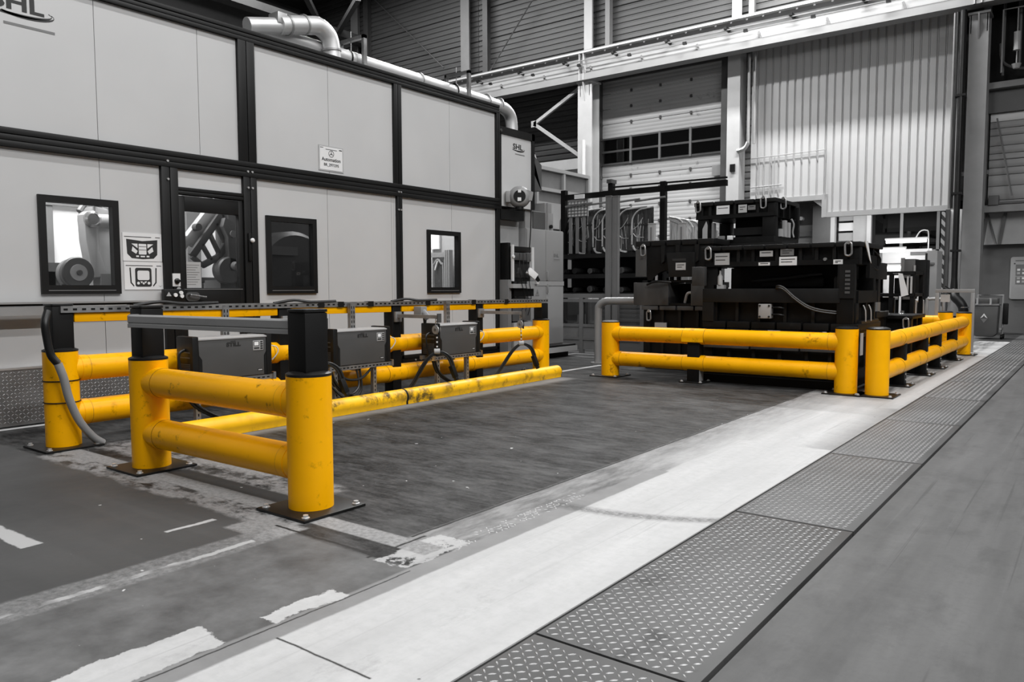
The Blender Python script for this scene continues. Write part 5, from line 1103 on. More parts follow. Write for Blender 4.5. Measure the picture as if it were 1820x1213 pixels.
MB().cyl((-2.42, 8.80, 1.404), (-2.42, 8.83, 1.404), 0.018, 10).build('plug_hole', 'grey_mid', ud)
ring(ud, -3.75, 8.775, 1.5); ring(ud, -2.173, 8.775, 1.505)
st_ = MB().box(-3.135, -2.995, 8.78, 8.87, 0.745, 0.91).build('steel_block', 'wall_light', ud, bev=0.004)
for dx in (-3.118, -3.012):
    for z in (0.765, 0.89): MB().cyl((dx, 8.772, z), (dx, 8.78, z), 0.012, 8).build('screw', 'ink', st_)
for z in (0.87, 0.79): MB().tube([(-2.99, 8.82, z), (-2.9, 8.8, z), (-2.86, 8.83, z - 0.01)], 0.012, 6, 4).build('hose_stub', 'die_edge', ud)
for dz in (0, -0.022): MB().tube([(-2.96, 8.86, 1.08 + dz), (-2.92, 8.765, 1.115 + dz), (-2.84, 8.755, 1.095 + dz), (-2.72, 8.755, 0.99 + dz), (-2.58, 8.765, 0.895 + dz), (-2.44, 8.79, 0.85 + dz), (-2.27, 8.84, 0.83 + dz)], 0.012, 7, 5).build('hydraulic_hose', 'rubber', ud)
MB().box(-3.93, -3.77, 8.72, 8.79, 1.12, 1.345).build('junction_box', 'die_light', ud, bev=0.006)
lb = MB().lathe((-3.63, 8.86, 1.13), [(0.03, 0), (0.03, 0.1), (0.012, 0.13), (0.012, 0.17)], 'z', 12).build('oil_bottle', 'wall_light', ud); MB().box(-3.7, -3.58, 8.84, 8.92, 1.085, 1.13).build('bottle_bracket', 'paper_grey', ud)
# right side of the upper die: hooks, sling tag
for y in (9.1, 9.35): MB().tube([(-2.085, y, 0.9), (-2.06, y, 0.84), (-2.06, y + 0.02, 0.72)], 0.008, 6, 2).build('hook_rod', 'wall_light', ud)
MB().box(-2.1, -2.06, 8.95, 9.75, 0.7, 0.73).build('side_rail', 'die_edge', ud); MB().box(-2.09, -2.05, 9.2, 9.55, 1.2, 1.45).build('side_bracket', 'die_dark', ud)
MB().tube([(-2.05, 9.4, 1.5), (-2.03, 9.6, 1.42), (-2.04, 9.55, 1.3), (-2.06, 9.4, 1.32)], 0.01, 6, 5).build('side_hose', 'die_edge', ud)
pg = MB().add([(-2.05, 8.93, 1.592), (-2.05, 9.06, 1.592), (-2.052, 9.25, 1.36), (-2.052, 9.17, 1.4), (-2.043, 8.93, 1.594), (-2.043, 9.06, 1.594), (-2.046, 9.25, 1.36), (-2.046, 9.17, 1.4)], [(0, 1, 2, 3), (7, 6, 5, 4), (0, 4, 5, 1), (1, 5, 6, 2), (2, 6, 7, 3), (3, 7, 4, 0)])
tag(pg.build('paper_tag', 'paper', None, off=(-2.05, 9.1, 1.4)), 'white paper tag hanging over the right rim of the large black die', 'tag')
# left stack with arched casting
l0 = thing('press_die', 'black press die on the floor left of the main stack, under the arched one', 'press die', (-4.5, 10.0, 0), 'black press dies')
MB().box(-4.95, -4.0, 9.5, 10.0, 0, 0.1).build('base_plate', 'die_dark', l0); casting(l0, -4.98, -4.0, 9.5, 10.0, 0.1, 0.8, [-4.7, -4.45, -4.2], 3); seglip(l0, -5.0, -3.98, 9.48, 10.02, 0.8, 0.855, 4, 'die_light'); ring(l0, -4.88, 9.46, 0.72, 0.03)
for xa, xb in ((-4.8, -4.63),): MB().box(xa, xb, 9.48, 9.5, 0.56, 0.63).build('label_plate', 'wall_light', l0)
l1 = thing('press_die', 'black press die with an arched front and worn pale feet, left of the main stack', 'press die', (-4.55, 10.0, 0.855), 'black press dies')
ar = [(-5.07, 1.66), (-5.07, 1.40), (-4.93, 1.40), (-4.93, 1.05), (-4.9, 1.05)] + arc2(-4.62, 1.05, 0.28, 180, 90, 6) + [(-4.0, 1.33), (-4.0, 1.66)]
MB().prism(ar, 'y', 9.5, 9.62).build('arched_front', 'die', l1, bev=0.006); MB().box(-5.05, -4.0, 9.62, 10.0, 1.35, 1.66).build('top_casting', 'die', l1)
MB().box(-5.1, -4.94, 9.485, 9.62, 1.25, 1.62).build('left_cheek', 'die_light', l1); seglip(l1, -5.1, -3.98, 9.48, 10.02, 1.66, 1.73, 5)
for x in (-4.68, -4.47, -4.2): MB().prism([(x - 0.03, 1.66), (x + 0.03, 1.66), (x + 0.02, 1.45), (x - 0.02, 1.42)], 'y', 9.46, 9.5).build('rib', 'die_edge', l1)
MB().prism([(-4.62, 1.56), (-4.22, 1.56), (-4.22, 1.24), (-4.58, 1.24)], 'y', 9.44, 9.5).build('front_plate', 'die_edge', l1, bev=0.004); plate(l1, -4.48, -4.34, 1.33, 1.425, 9.437, 'paper_grey', 2); MB().box(-4.53, -4.34, 9.436, 9.44, 1.45, 1.48).build('name_strip', 'ink', l1)
MB().box(-5.12, -4.6, 9.47, 9.98, 0.862, 1.17).build('left_foot', 'die_light', l1, bev=0.006); MB().box(-4.28, -4.02, 9.47, 9.98, 0.862, 1.15).build('right_foot', 'die_light', l1, bev=0.006); MB().box(-4.6, -4.28, 9.85, 9.98, 0.862, 1.15).build('core', 'die_dark', l1); MB().box(-4.6, -4.28, 9.5, 9.9, 0.862, 0.89).build('floor_plate', 'die', l1)
MB().box(-5.0, -4.03, 9.5, 9.98, 1.17, 1.2).build('lower_shoe', 'die_dark', l1)
for x, m in ((-4.88, 'wall_light'), (-4.83, 'die_dark'), (-4.66, 'die_dark'), (-4.56, 'die_edge'), (-4.3, 'die_edge')): MB().cyl((x, 9.7, 1.2), (x, 9.7, 1.36), 0.03, 10).build('guide_pin', m, l1)
for x in (-4.9, -4.8): MB().box(x - 0.015, x + 0.015, 9.51, 9.53, 1.1, 1.27).build('white_pin', 'wall_light', l1)
MB().tube([(-4.42, 9.6, 0.9), (-4.36, 9.55, 1.02), (-4.28, 9.55, 1.03)], 0.02, 8, 4).build('pipe_bend', 'wall_light', l1)
MB().tube([(-4.9, 9.44, 1.14), (-4.75, 9.4, 1.18), (-4.55, 9.45, 1.17)], 0.015, 6, 4).build('worn_pipe', 'die_edge', l1); ring(l1, -4.965, 9.44, 1.6)
# rear stack with the top die
r0 = thing('press_die', 'black press die hidden behind the main stack, carrying the topmost die', 'press die', (-3.6, 10.6, 0), 'black press dies')
casting(r0, -3.95, -2.6, 10.1, 11.1, 0.0, 0.8, [-3.6, -3.2], 2); MB().box(-3.95, -2.6, 10.1, 11.1, 0.8, 1.6).build('upper_casting', 'die', r0); MB().box(-4.45, -3.3, 10.06, 11.15, 1.6, 1.69).build('rim_plate', 'die_edge', r0)
r1 = thing('press_die', 'topmost black press die at the back of the stacks, white labels on its rim', 'press die', (-3.95, 10.6, 1.69), 'black press dies')
MB().box(-4.46, -3.42, 10.1, 11.05, 1.695, 1.77).build('lower_shoe', 'die', r1); MB().box(-4.1, -3.6, 10.5, 10.95, 1.77, 2.03).build('punch', 'die_dark', r1, bev=0.02)
for xa in (-4.4, -3.5):
    for ya in (10.18, 10.95): MB().box(xa - 0.08, xa + 0.08, ya - 0.07, ya + 0.07, 1.77, 2.03).build('guide_post', 'die', r1, bev=0.006)
MB().box(-4.0, -3.5, 10.2, 10.3, 1.8, 1.9).build('pad', 'die_edge', r1)
casting(r1, -4.5, -3.41, 10.1, 11.05, 2.03, 2.21, [-4.3, -3.95, -3.64], 4); seglip(r1, -4.52, -3.4, 10.08, 11.07, 2.21, 2.26, 4); MB().box(-4.5, -3.42, 10.095, 10.12, 2.03, 2.08).build('lower_rim', 'die', r1)
plate(r1, -4.2, -4.02, 2.085, 2.2, 10.09, 'paper', 1); plate(r1, -3.895, -3.78, 2.09, 2.195, 10.09, 'paper_grey', 2); plate(r1, -3.765, -3.665, 2.12, 2.18, 10.09, 'grey_mid', 1)
ring(r1, -4.46, 10.07, 2.2); ring(r1, -3.557, 10.07, 2.2); ring(r1, -3.39, 10.35, 2.2)
MB().prism([(-4.4, 1.77), (-4.335, 1.77), (-4.335, 1.95), (-4.35, 2.0), (-4.4, 1.9)], 'y', 10.09, 10.12).build('white_guide', 'wall_light', r1); MB().box(-4.28, -4.25, 10.12, 10.2, 1.77, 1.98).build('guide_rod', 'grey_mid', r1)
for y, h in ((10.3, 0.1), (10.45, 0.22), (10.6, 0.2)): MB().box(-3.43, -3.39, y, y + 0.08, 1.77, 1.77 + h).build('side_guide', 'wall_light', r1)
MB().tube([(-3.39, 10.7, 2.02), (-3.37, 10.74, 1.95), (-3.39, 10.76, 1.85), (-3.38, 10.78, 1.78)], 0.012, 6, 4).build('side_hose', 'wall_light', r1)
MB().box(-3.42, -3.38, 10.98, 11.03, 1.77, 2.2).build('side_bar', 'die_edge', r1)
for k, (x, w_, m, lab) in enumerate(((-4.15, 0.09, 'grey_mid', 'grey box standing on the left rim below the topmost die'), (-4.02, 0.07, 'paper', 'small white box lying below the topmost die'))):
    tag(MB().box(x, x + w_, 10.02, 10.06, 1.735, 1.79).build('small_box', m, None, off=(x, 10.03, 1.692), bev=0.004), lab, 'box')
# dies further back on the right
k1 = thing('press_die', 'dark press die behind the right end of the main stack, lower step visible', 'press die', (-2.8, 11.2, 0), 'black press dies')
MB().box(-2.58, -2.36, 10.9, 11.5, 0, 0.7).build('casting', 'die', k1); MB().box(-2.58, -2.32, 10.86, 11.54, 0.7, 0.77).build('rim_plate', 'die_edge', k1); MB().box(-2.58, -2.45, 10.95, 11.45, 0.77, 1.25).build('core', 'die_dark', k1); MB().box(-2.58, -2.34, 10.9, 11.5, 1.2, 1.42).build('upper_shoe', 'die_edge', k1, bev=0.006)
MB().box(-2.4, -2.34, 11.0, 11.12, 0.77, 1.2).build('guide_post', 'die_edge', k1); MB().box(-2.36, -2.33, 10.95, 11.1, 0.78, 0.9).build('label_plate', 'grey_mid', k1)
k2 = thing('press_die', 'small low black die with a lifting ring beside the aisle barrier', 'press die', (-2.5, 12.1, 0), 'black press dies')
MB().box(-3.0, -2.08, 11.72, 12.6, 0, 0.1).build('base_plate', 'die_dark', k2); casting(k2, -3.0, -2.06, 11.7, 12.6, 0.1, 0.66, [-2.7, -2.4], 3); seglip(k2, -3.02, -2.04, 11.68, 12.62, 0.66, 0.71, 3, 'die'); ring(k2, -2.12, 11.66, 0.6, 0.035); ring(k2, -2.02, 12.2, 0.3, 0.03)
for x in (-2.45, -2.25): MB().lathe((x, 12.1, 0.71), [(0.05, 0), (0.05, 0.01), (0.025, 0.02), (0.025, 0.05)], 'z', 12).build('lifting_stud', 'steel', k2)
k3 = thing('fixture_cart', 'black steel fixture frame with white tags behind the small low die', 'cart', (-2.6, 13.5, 0))
for xa in (-2.92, -2.62, -2.32):
    for ya in (13.2, 13.9): MB().box(xa - 0.03, xa + 0.03, ya - 0.03, ya + 0.03, 0, 1.32).build('post', 'die', k3)
for z in (0.62, 0.95, 1.29): MB().box(-2.95, -2.29, 13.16, 13.94, z, z + 0.05).build('shelf', 'die', k3)
MB().box(-2.88, -2.66, 13.3, 13.7, 0.67, 0.93).build('part_block', 'die_edge', k3, bev=0.01); MB().box(-2.58, -2.36, 13.3, 13.7, 0.67, 0.9).build('part_block', 'die', k3, bev=0.01); MB().box(-2.6, -2.36, 13.3, 13.7, 1.0, 1.24).build('part_block', 'die_dark', k3, bev=0.01)
for x in (-2.33, -2.38): MB().box(x - 0.012, x + 0.012, 13.13, 13.16, 1.0, 1.26).build('white_bar', 'paper_grey', k3)
ring(k3, -2.86, 13.12, 1.25, 0.04)
pt = MB().add([(-2.48, 12.95, 1.31), (-2.42, 12.95, 1.3), (-2.33, 12.95, 0.98), (-2.43, 12.95, 0.95), (-2.48, 12.958, 1.31), (-2.42, 12.958, 1.3), (-2.33, 12.958, 0.98), (-2.43, 12.958, 0.95)], [(0, 1, 2, 3), (7, 6, 5, 4), (0, 4, 5, 1), (1, 5, 6, 2), (2, 6, 7, 3), (3, 7, 4, 0)])
pto = tag(pt.build('paper_tag', 'paper', None, off=(-2.42, 12.95, 0.95)), 'long white paper tag hanging on the black fixture frame', 'tag')
MB().box(-2.46, -2.43, 12.95, 12.955, 0.66, 0.96).build('tag_tail', 'paper', pto); MB().bar((-2.45, 12.954, 1.3), (-2.6, 13.17, 1.31), 0.006, 0.006).build('string', 'paper_grey', pto)
# loops of tube rail near the far barrier
for x0, x1, y, z, lab in ((-2.62, -2.5, 15.2, 0.85, 'low grey tube loop rail left of the hoop frame'), (-2.5, -2.24, 15.6, 0.88, 'wide grey tube loop rail just left of the hoop frame')):
    tl = MB().tube([(x0, y, 0), (x0, y, z - 0.06), (x0 + 0.04, y, z), (x1 - 0.04, y, z), (x1, y, z - 0.06), (x1, y, 0)], 0.028, 8, 4)
    tag(tl.build('loop_rail', 'handrail', None, off=((x0 + x1) / 2, y, 0)), lab, 'rail')
hf = thing('hoop_stand', 'grey square-tube frame standing behind the far yellow post', 'frame', (-2.0, 15, 0))
for x in (-2.25, -1.72): MB().box(x - 0.03, x + 0.03, 14.97, 15.03, 0, 1.0).build('leg', 'handrail', hf, bev=0.004)
MB().box(-2.28, -1.69, 14.97, 15.03, 1.0, 1.06).build('top_bar', 'handrail', hf, bev=0.004); MB().box(-2.2, -2.06, 15.0, 15.02, 0.84, 0.97).build('notice', 'paper_grey', hf)
# ------------------------------------------------------------------ lit workstation at the back
ws = thing('work_station', 'white back-lit workbench with tube lamps behind the die stacks', 'workstation', (-3.2, 17.2, 0))
MB().box(-3.7, -2.72, 17.3, 17.34, 0.9, 1.86).build('back_panel', 'white', ws); MB().box(-3.7, -2.72, 16.7, 17.34, 0.88, 0.92).build('bench_top', 'white_soft', ws)
MB().box(-2.74, -2.56, 16.9, 17.5, 0, 1.8).build('side_cabinet', 'wall_light', ws); MB().box(-3.7, -3.62, 16.9, 17.34, 0, 1.9).build('side_post', 'column_grey', ws); MB().box(-3.7, -2.6, 16.85, 16.9, 1.53, 1.57).build('shelf_edge', 'grey_mid', ws); MB().box(-3.1, -2.74, 17.28, 17.3, 1.74, 1.8).build('dark_strip', 'grey_mid', ws)
MB().box(-3.66, -2.74, 16.75, 17.2, 0.92, 0.97).build('tray', 'grey_mid', ws)
for i in range(5): MB().cyl((-3.5 + i * 0.14, 17.0, 0.97), (-3.5 + i * 0.14, 17.0, 1.06 + 0.03 * (i % 2)), 0.03, 8).build('small_part', 'grey_mid' if i % 2 else 'white', ws)
for (x0, x1, y, z, lab) in ((-3.5, -2.74, 16.9, 1.98, 'upper lit tube lamp over the white workbench'), (-3.68, -3.1, 16.8, 1.8, 'middle lit tube lamp over the white workbench'), (-3.68, -3.05, 16.8, 1.46, 'lower lit tube lamp over the white workbench')):
    t_ = thing('tube_lamp', lab, 'lamp', ((x0 + x1) / 2, y, z))
    MB().box(x0, x1, y, y + 0.08, z + 0.05, z + 0.09).build('housing', 'white', t_); MB().cyl((x0 + 0.02, y + 0.03, z + 0.02), (x1 - 0.02, y + 0.03, z + 0.02), 0.032, 12).build('tube', 'tube_light', t_)
    MB().box(x0 - 0.0, x0 + 0.03, y + 0.03, 17.32, z + 0.06, z + 0.08).build('arm', 'white', t_)
    lamp('tube_light', ((x0 + x1) / 2, y - 0.03, z), x1 - x0, 0.08, 1.5, (math.radians(75), 0, 0))
MB().tube([(-2.95, 16.95, 2.06), (-2.88, 16.95, 2.18), (-2.78, 16.95, 2.2), (-2.73, 16.95, 2.1), (-2.73, 16.95, 1.4)], 0.012, 6, 5).build('lamp_cable', 'white', ws)
MB().cyl((-2.74, 16.85, 1.55), (-2.74, 16.85, 1.75), 0.02, 8).build('cable_plug', 'black_plastic', ws)
dk = thing('bench_machine', 'dark boxy machine in front of the lit workbench', 'machine', (-2.8, 16.2, 0))
MB().box(-2.98, -2.78, 16.0, 16.4, 0, 1.62).build('left_body', 'grey_dark', dk, bev=0.01); MB().box(-2.78, -2.6, 16.0, 16.4, 0, 1.6).build('right_body', 'die', dk, bev=0.01); MB().box(-2.80, -2.77, 15.97, 16.0, 1.1, 1.5).build('edge_strip', 'wall_light', dk); MB().box(-3.02, -2.96, 15.97, 16.02, 0.9, 1.64).build('edge_strip', 'grey_mid', dk)
MB().cyl((-2.7, 15.97, 0.9), (-2.7, 16.0, 0.9), 0.03, 10).build('knob', 'white', dk); MB().box(-2.82, -2.76, 15.95, 16.0, 0.95, 1.03).build('switch', 'white', dk)
# ------------------------------------------------------------------ guard fence and racks, middle background
gf = thing('guard_fence', 'grey aluminium guard fence with dark lower panes right of the control cabinet', 'fence', (-6.3, 11.15, 0))
for x in (-7.45, -7.0, -6.48, -5.85, -5.2): MB().box(x - 0.035, x + 0.035, 11.1, 11.17, 0, 0.93).build('post', 'alu_grey', gf)
MB().box(-7.5, -5.1, 11.1, 11.17, 0.93, 1.0).build('top_rail', 'alu_grey', gf)
for a, b in ((-7.415, -7.035), (-6.965, -6.515), (-6.445, -5.885), (-5.815, -5.235)):
    for z in (0.86, 0.44, 0.22): MB().box(a, b, 11.11, 11.16, z, z + 0.05).build('cross_rail', 'alu_grey', gf)
    MB().box(a, b, 11.13, 11.14, 0.49, 0.86).build('pane', 'pane_dark', gf); MB().box(a, b, 11.125, 11.145, 0.06, 0.44).build('lower_panel', 'grey_mid', gf)
for x, y, z, m, lab in ((-6.45, 11.05, 2.58, 'alu_grey', 'left one of the two tall grey posts in front of the racks'), (-6.32, 11.05, 2.57, 'alu_grey', 'right one of the two tall grey posts in front of the racks'), (-5.7, 11.1, 2.1, 'wall_light', 'shorter pale post above the arched die'), (-5.28, 11.3, 2.1, 'wall_light', 'pale post among the wrapped panels on the right')):
    p = thing('sensor_post', lab, 'post', (x, y, 0), 'grey sensor posts')
    MB().prism([(x - 0.05, y), (x + 0.05, y), (x + 0.05, y + 0.07), (x + 0.02, y + 0.07), (x - 0.05, y + 0.05)], 'z', 0, z).build('profile', m, p); MB().box(x - 0.055, x + 0.055, y - 0.005, y + 0.075, z, z + 0.015).build('cap', m, p); MB().box(x - 0.015, x + 0.015, y - 0.003, y, 0.2, z - 0.05).build('lens_strip', 'grey_mid', p)
rk = thing('storage_rack', 'tall dark steel rack frame spanning over the wrapped car panels', 'rack', (-6.9, 12.8, 0))
for x in (-8.46, -7.4, -6.33): MB().box(x - 0.05, x + 0.05, 12.75, 12.85, 0, 3.0 if x != -7.4 else 3.05).build('upright', 'die', rk)
MB().box(-7.45, -7.35, 12.7, 12.9, 3.05, 3.12).build('upright_cap', 'grey_dark', rk)
MB().bar((-8.46, 12.8, 2.86), (-5.15, 12.8, 2.88), 0.08, 0.1).build('top_beam', 'die', rk); MB().bar((-7.4, 12.8, 2.98), (-5.15, 12.8, 2.97), 0.04, 0.03).build('thin_beam', 'die_edge', rk)
for z, x1 in ((1.66, -6.4), (1.28, -6.4), (0.93, -6.4)): MB().box(-8.55, x1, 12.5, 13.2, z, z + 0.08).build('shelf', 'die_edge', rk)
for x in (-8.3, -7.8, -7.3, -6.8): MB().tube([(x, 12.6, 2.66), (x + 0.6, 12.6, 2.7)], 0.02, 6, 1).build('hook_bar', 'galv', rk)
MB().box(-8.55, -6.4, 13.2, 13.25, 0.9, 1.75).build('back_sheet', 'die_dark', rk)
def car_panel(x, y, z0, z1, w_, label, side, grp, m='wrap_dark'):
    p = thing('wrapped_panel', label, 'car panel', (x, y, z0), grp); r = 0.24; s = 1 if side == 'l' else -1
    out = [(x, z0 + 0.14), (x + s * 0.0, z1 - r)] + [(x + s * (r - r * math.cos(a)), z1 - r + r * math.sin(a)) for a in (0.4, 0.8, 1.2, PI / 2)] + [(x + s * w_, z1 + 0.02), (x + s * w_, z0), (x + s * 0.16, z0), (x + s * 0.05, z0 + 0.04)]
    MB().prism(out, 'y', y, y + 0.03).build('wrapped_body', m, p, bev=0.01)
    edge = [(q_[0], y - 0.005, q_[1]) for q_ in out[:7]]
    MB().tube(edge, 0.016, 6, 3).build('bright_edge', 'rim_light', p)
    if side == 'l':
        MB().tube([(x + 0.02, y - 0.01, z0 + 0.12), (x + 0.07, y - 0.01, z0 + 0.04), (x + 0.2, y - 0.01, z0 + 0.01)], 0.02, 6, 3).build('fold_or_glint', 'rim_light', p)
        MB().tube([(x + 0.03, y - 0.008, z1 - 0.36), (x + 0.12, y - 0.012, z1 - 0.3), (x + 0.22, y - 0.012, z1 - 0.16)], 0.009, 5, 3).build('fold_or_glint', 'rim_light', p)
        MB().tube([(x + 0.03, y - 0.008, z0 + 0.34), (x + 0.1, y - 0.012, z0 + 0.27), (x + 0.24, y - 0.012, z0 + 0.26)], 0.008, 5, 3).build('fold_or_glint', 'rim_light', p)
        MB().box(x + 0.05, x + w_ * 0.8, y - 0.012, y, z1 - 0.3, z1 - 0.27).build('strap', 'ink', p)
        rs = random.Random(int(abs(x) * 100))
        for k in range(9):
            xa = x + 0.04 + rs.random() * w_ * 0.8; za = z0 + 0.05 + rs.random() * 0.3; zb = za + 0.15 + rs.random() * 0.4
            zb = min(zb, z1 - 0.06); d_ = rs.uniform(-0.06, 0.06)
            MB().tube([(xa, y - 0.003, za), (xa + d_ * 0.3, y - 0.008, (za + zb) / 2), (xa + d_, y - 0.003, zb)], 0.004 + 0.004 * rs.random(), 5, 3).build('fold_or_glint', 'wrap' if k % 3 else 'rim_light', p)  # pale tubes stand in for the shine of crumpled foil
    else:
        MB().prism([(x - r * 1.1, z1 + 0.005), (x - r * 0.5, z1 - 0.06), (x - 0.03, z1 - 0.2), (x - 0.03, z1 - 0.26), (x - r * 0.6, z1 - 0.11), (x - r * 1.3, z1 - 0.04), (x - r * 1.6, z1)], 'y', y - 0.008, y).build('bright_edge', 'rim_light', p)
        for k in range(3): MB().box(x - 0.05 - k * 0.05, x - 0.04 - k * 0.05, y - 0.006, y, z0, z1 - 0.24).build('fold_or_glint', 'rim_light' if k == 1 else 'wrap', p)
        MB().cyl((x - 0.05, y - 0.012, z1 - 0.38), (x - 0.05, y, z1 - 0.38), 0.012, 6).build('clip', 'white', p)
    return p
L_ = ['leftmost wrapped car panel on the dark rack, half behind the cabinet', 'second wrapped car panel from the left on the dark rack', 'third wrapped car panel from the left, beside the mesh basket', 'fourth wrapped car panel from the left, just left of the two tall posts', 'wrapped car panel just right of the two tall grey posts', 'wrapped car panel at the left of the shorter pale post']
for i, x in enumerate((-8.72, -8.28, -7.84, -7.58, -6.9 - 0.3, -6.85)):
    car_panel(x, 13.05 - i * 0.09, 1.745, 2.62 - 0.02 * i, 0.6 if i < 5 else 0.42, L_[i], 'l', 'wrapped panels on the left of the rack')
mb_ = ['first', 'second', 'third', 'fourth', 'fifth']
for i in range(5):
    car_panel(-5.98 + i * 0.055, 12.95 + i * 0.24, 1.2, 2.36 - i * 0.012, 0.3, mb_[i] + ' wrapped panel from the front in the bright row above the arched die', 'r', 'bright wrapped panels above the arched die', 'wrap')
lw_ = thing('panel_trolley', 'dark low trolley carrying the bright row of wrapped panels', 'trolley', (-6.2, 13.4, 0))
MB().box(-6.25, -5.6, 12.9, 14.1, 1.1, 1.2).build('deck', 'die', lw_)
for x in (-6.2, -5.65):
    for y in (12.95, 14.05): MB().box(x - 0.04, x + 0.04, y - 0.04, y + 0.04, 0, 1.1).build('leg', 'die', lw_)
bskt = thing('mesh_basket', 'pale wire mesh basket hung at the top left of the dark rack', 'basket', (-8.05, 12.6, 2.48))
MB().box(-8.26, -7.82, 12.64, 12.66, 2.46, 2.76).build('back_sheet', 'white', bskt)
for i in range(7): MB().box(-8.26 + i * 0.073 - 0.006, -8.26 + i * 0.073 + 0.006, 12.62, 12.64, 2.46, 2.76).build('wire', 'grey_mid', bskt)
for i in range(6): MB().box(-8.26, -7.82, 12.615, 12.635, 2.46 + i * 0.058, 2.47 + i * 0.058).build('wire', 'grey_mid', bskt)
MB().box(-8.12, -7.9, 12.63, 12.65, 2.8, 2.88).build('tag_plate', 'white', bskt)
for i in range(3): MB().box(-8.24 + i * 0.15, -8.18 + i * 0.15, 12.63, 12.66, 1.76, 2.46).build('hanging_strip', 'grey_mid', bskt)
rdm = random.Random(3)
for j, (z, n) in enumerate(((1.36, 5), (1.01, 6))):
    for i in range(n):
        x = -8.4 + i * 0.34; r_ = 0.05 + 0.02 * rdm.random()
        b_ = MB().lathe((x, 12.55, z + r_), [(r_ * 0.9, 0), (r_, 0.02), (r_, 0.5), (r_ * 0.9, 0.52)], 'y', 12); o_ = b_.build('rolled_part', 'die_edge' if i % 2 else 'wrap_dark', None, off=(x, 12.8, z))
        tag(o_, ('dark cylindrical part on the %s rack shelf, %s from the left' % ('upper' if j == 0 else 'lower', ('first', 'second', 'third', 'fourth', 'fifth', 'sixth')[i])), 'part', 'cylindrical parts on the %s rack shelf' % ('upper' if j == 0 else 'lower'))
rw = thing('foil_bales', 'shiny foil-wrapped bale on the floor rack right of the tall posts', 'bale', (-6.0, 12.3, 0))
MB().box(-6.3, -5.3, 12.1, 12.5, 0.0, 0.85).build('body', 'wrap_dark', rw, bev=0.04)
for i in range(4): MB().prism([(-6.25 + i * 0.25, 0.85), (-6.1 + i * 0.25, 0.85), (-6.12 + i * 0.25, 1.05), (-6.22 + i * 0.25, 1.0)], 'y', 12.1, 12.3).build('fold_or_glint', 'wrap', rw)
# framed box upper left of the rack
fbx = thing('framed_box', 'aluminium-framed grey box raised high behind the annex', 'machine', (-9.8, 14.0, 0))
for y in (13.05, 14.05, 15.05):
    MB().box(-9.36, -9.3, y, y + 0.07, 0, 3.62).build('post', 'wall_light', fbx)
for z in (3.55, 3.12, 2.35): MB().box(-9.36, -9.29, 13.12, 15.05, z, z + 0.07).build('rail', 'wall_light', fbx)
MB().box(-9.4, -9.36, 13.05, 15.1, 0.5, 3.6).build('back_sheet', 'grey_mid', fbx); MB().box(-9.355, -9.345, 13.12, 14.05, 2.42, 2.9).build('pale_sheet', 'wall_light', fbx); MB().box(-10.4, -9.36, 13.05, 13.12, 0.0, 3.62).build('end_sheet', 'grey_mid', fbx)  # paler sheet in the first bay
MB().box(-9.34, -9.26, 12.98, 13.05, 2.5, 2.75).build('latch', 'die_dark', fbx); MB().bar((-9.3, 12.98, 3.65), (-9.5, 12.98, 3.1), 0.08, 0.06).build('bracket', 'wall_light', fbx)
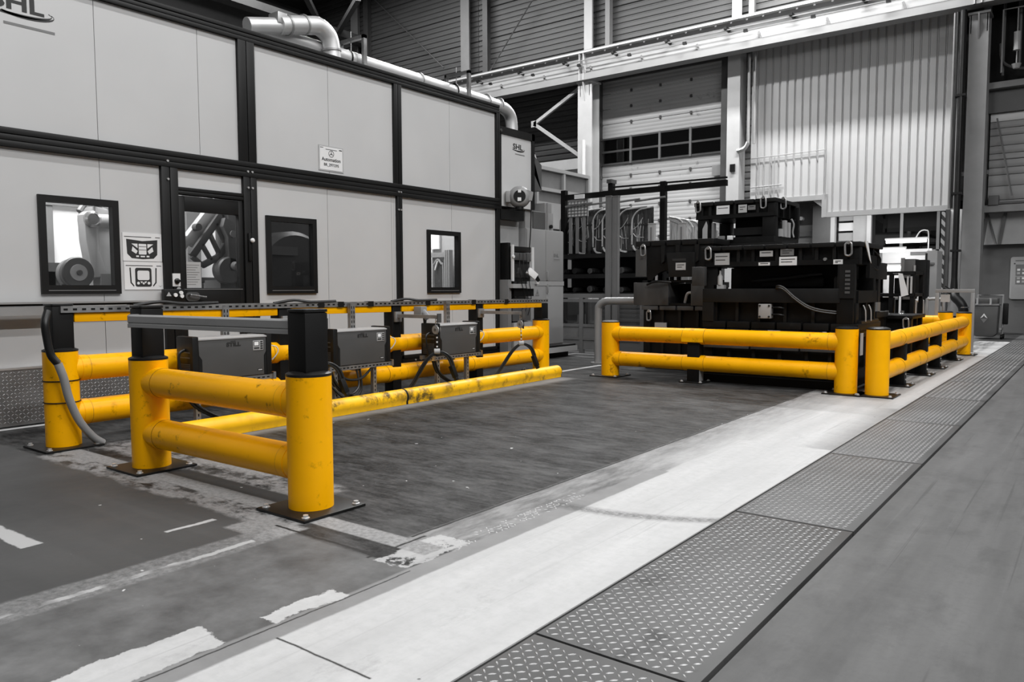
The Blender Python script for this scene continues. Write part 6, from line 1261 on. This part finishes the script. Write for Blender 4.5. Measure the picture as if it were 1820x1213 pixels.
# ------------------------------------------------------------------ right edge: bin, notice board
bn = thing('waste_bin', 'dark rounded waste bin with a white diamond mark hung on a cart', 'bin', (-1.93, 19.1, 0))
MB().prism([(-2.2, 0.7), (-2.17, 0.12), (-2.1, 0.05), (-1.78, 0.05), (-1.72, 0.12), (-1.7, 0.7)], 'y', 18.9, 19.3).build('tub', 'grey_dark', bn, bev=0.03); MB().box(-2.21, -1.69, 18.88, 19.32, 0.7, 0.74).build('lid_rim', 'grey_mid', bn, bev=0.01); MB().box(-2.18, -1.72, 18.92, 19.28, 0.74, 0.86).build('lid', 'grey_dark', bn, bev=0.02)
for x in (-2.08, -1.84): MB().cyl((x, 18.88, 0.72), (x, 18.88, 0.86), 0.02, 8).build('lid_clip', 'wall_light', bn)
MB().prism([(-2.02, 0.44), (-1.955, 0.54), (-1.89, 0.44), (-1.93, 0.46), (-1.955, 0.5), (-1.98, 0.46)], 'y', 18.89, 18.9).build('diamond_mark', 'white', bn); MB().prism([(-2.02, 0.43), (-1.89, 0.43), (-1.955, 0.34)], 'y', 18.89, 18.9).build('diamond_mark', 'grey_mid', bn)
ct = thing('bin_cart', 'grey tube cart frame holding the dark waste bin', 'cart', (-1.9, 19.4, 0))
MB().tube([(-2.12, 19.35, 0.05), (-2.12, 19.35, 0.92), (-1.66, 19.35, 0.92), (-1.66, 19.35, 0.05)], 0.022, 8, 1).build('frame', 'handrail', ct); MB().box(-1.68, -1.64, 18.95, 19.35, 0.2, 0.24).build('rail', 'handrail', ct); MB().box(-1.66, -1.56, 19.3, 19.38, 0.3, 0.75).build('cable_coil', 'black_matt', ct, bev=0.02)
for y in (18.98, 19.35): MB().cyl((-1.66, y, 0.05), (-1.62, y, 0.05), 0.05, 12).build('wheel', 'black_matt', ct)
nbd = thing('notice_board', 'pale grey notice board with a chart of small cards on the right wall', 'board', (-1.2, 21.84, 0.78))
MB().prism(rrect(-1.76, -0.6, 0.80, 1.80, 0.05), 'y', 21.84, 21.9).build('board', 'wall_light', nbd, bev=0.006); MB().box(-1.66, -0.7, 21.835, 21.84, 1.7, 1.72).build('title_line', 'ink_grey', nbd); MB().box(-1.69, -1.66, 21.835, 21.84, 1.63, 1.655).build('mark', 'ink', nbd)
for j, z in enumerate((1.36, 1.16)):
    MB().box(-1.65, -1.0, 21.832, 21.84, z, z + 0.26 if j == 0 else z + 0.17).build('chart_sheet', 'ink_grey', nbd)
    for r_ in range(2):
        for c_ in range(6): MB().box(-1.62 + c_ * 0.1, -1.56 + c_ * 0.1, 21.826, 21.832, z + 0.03 + r_ * 0.08, z + 0.08 + r_ * 0.08).build('card', 'paper' if (c_ + r_ + j) % 2 else 'paper_grey', nbd)
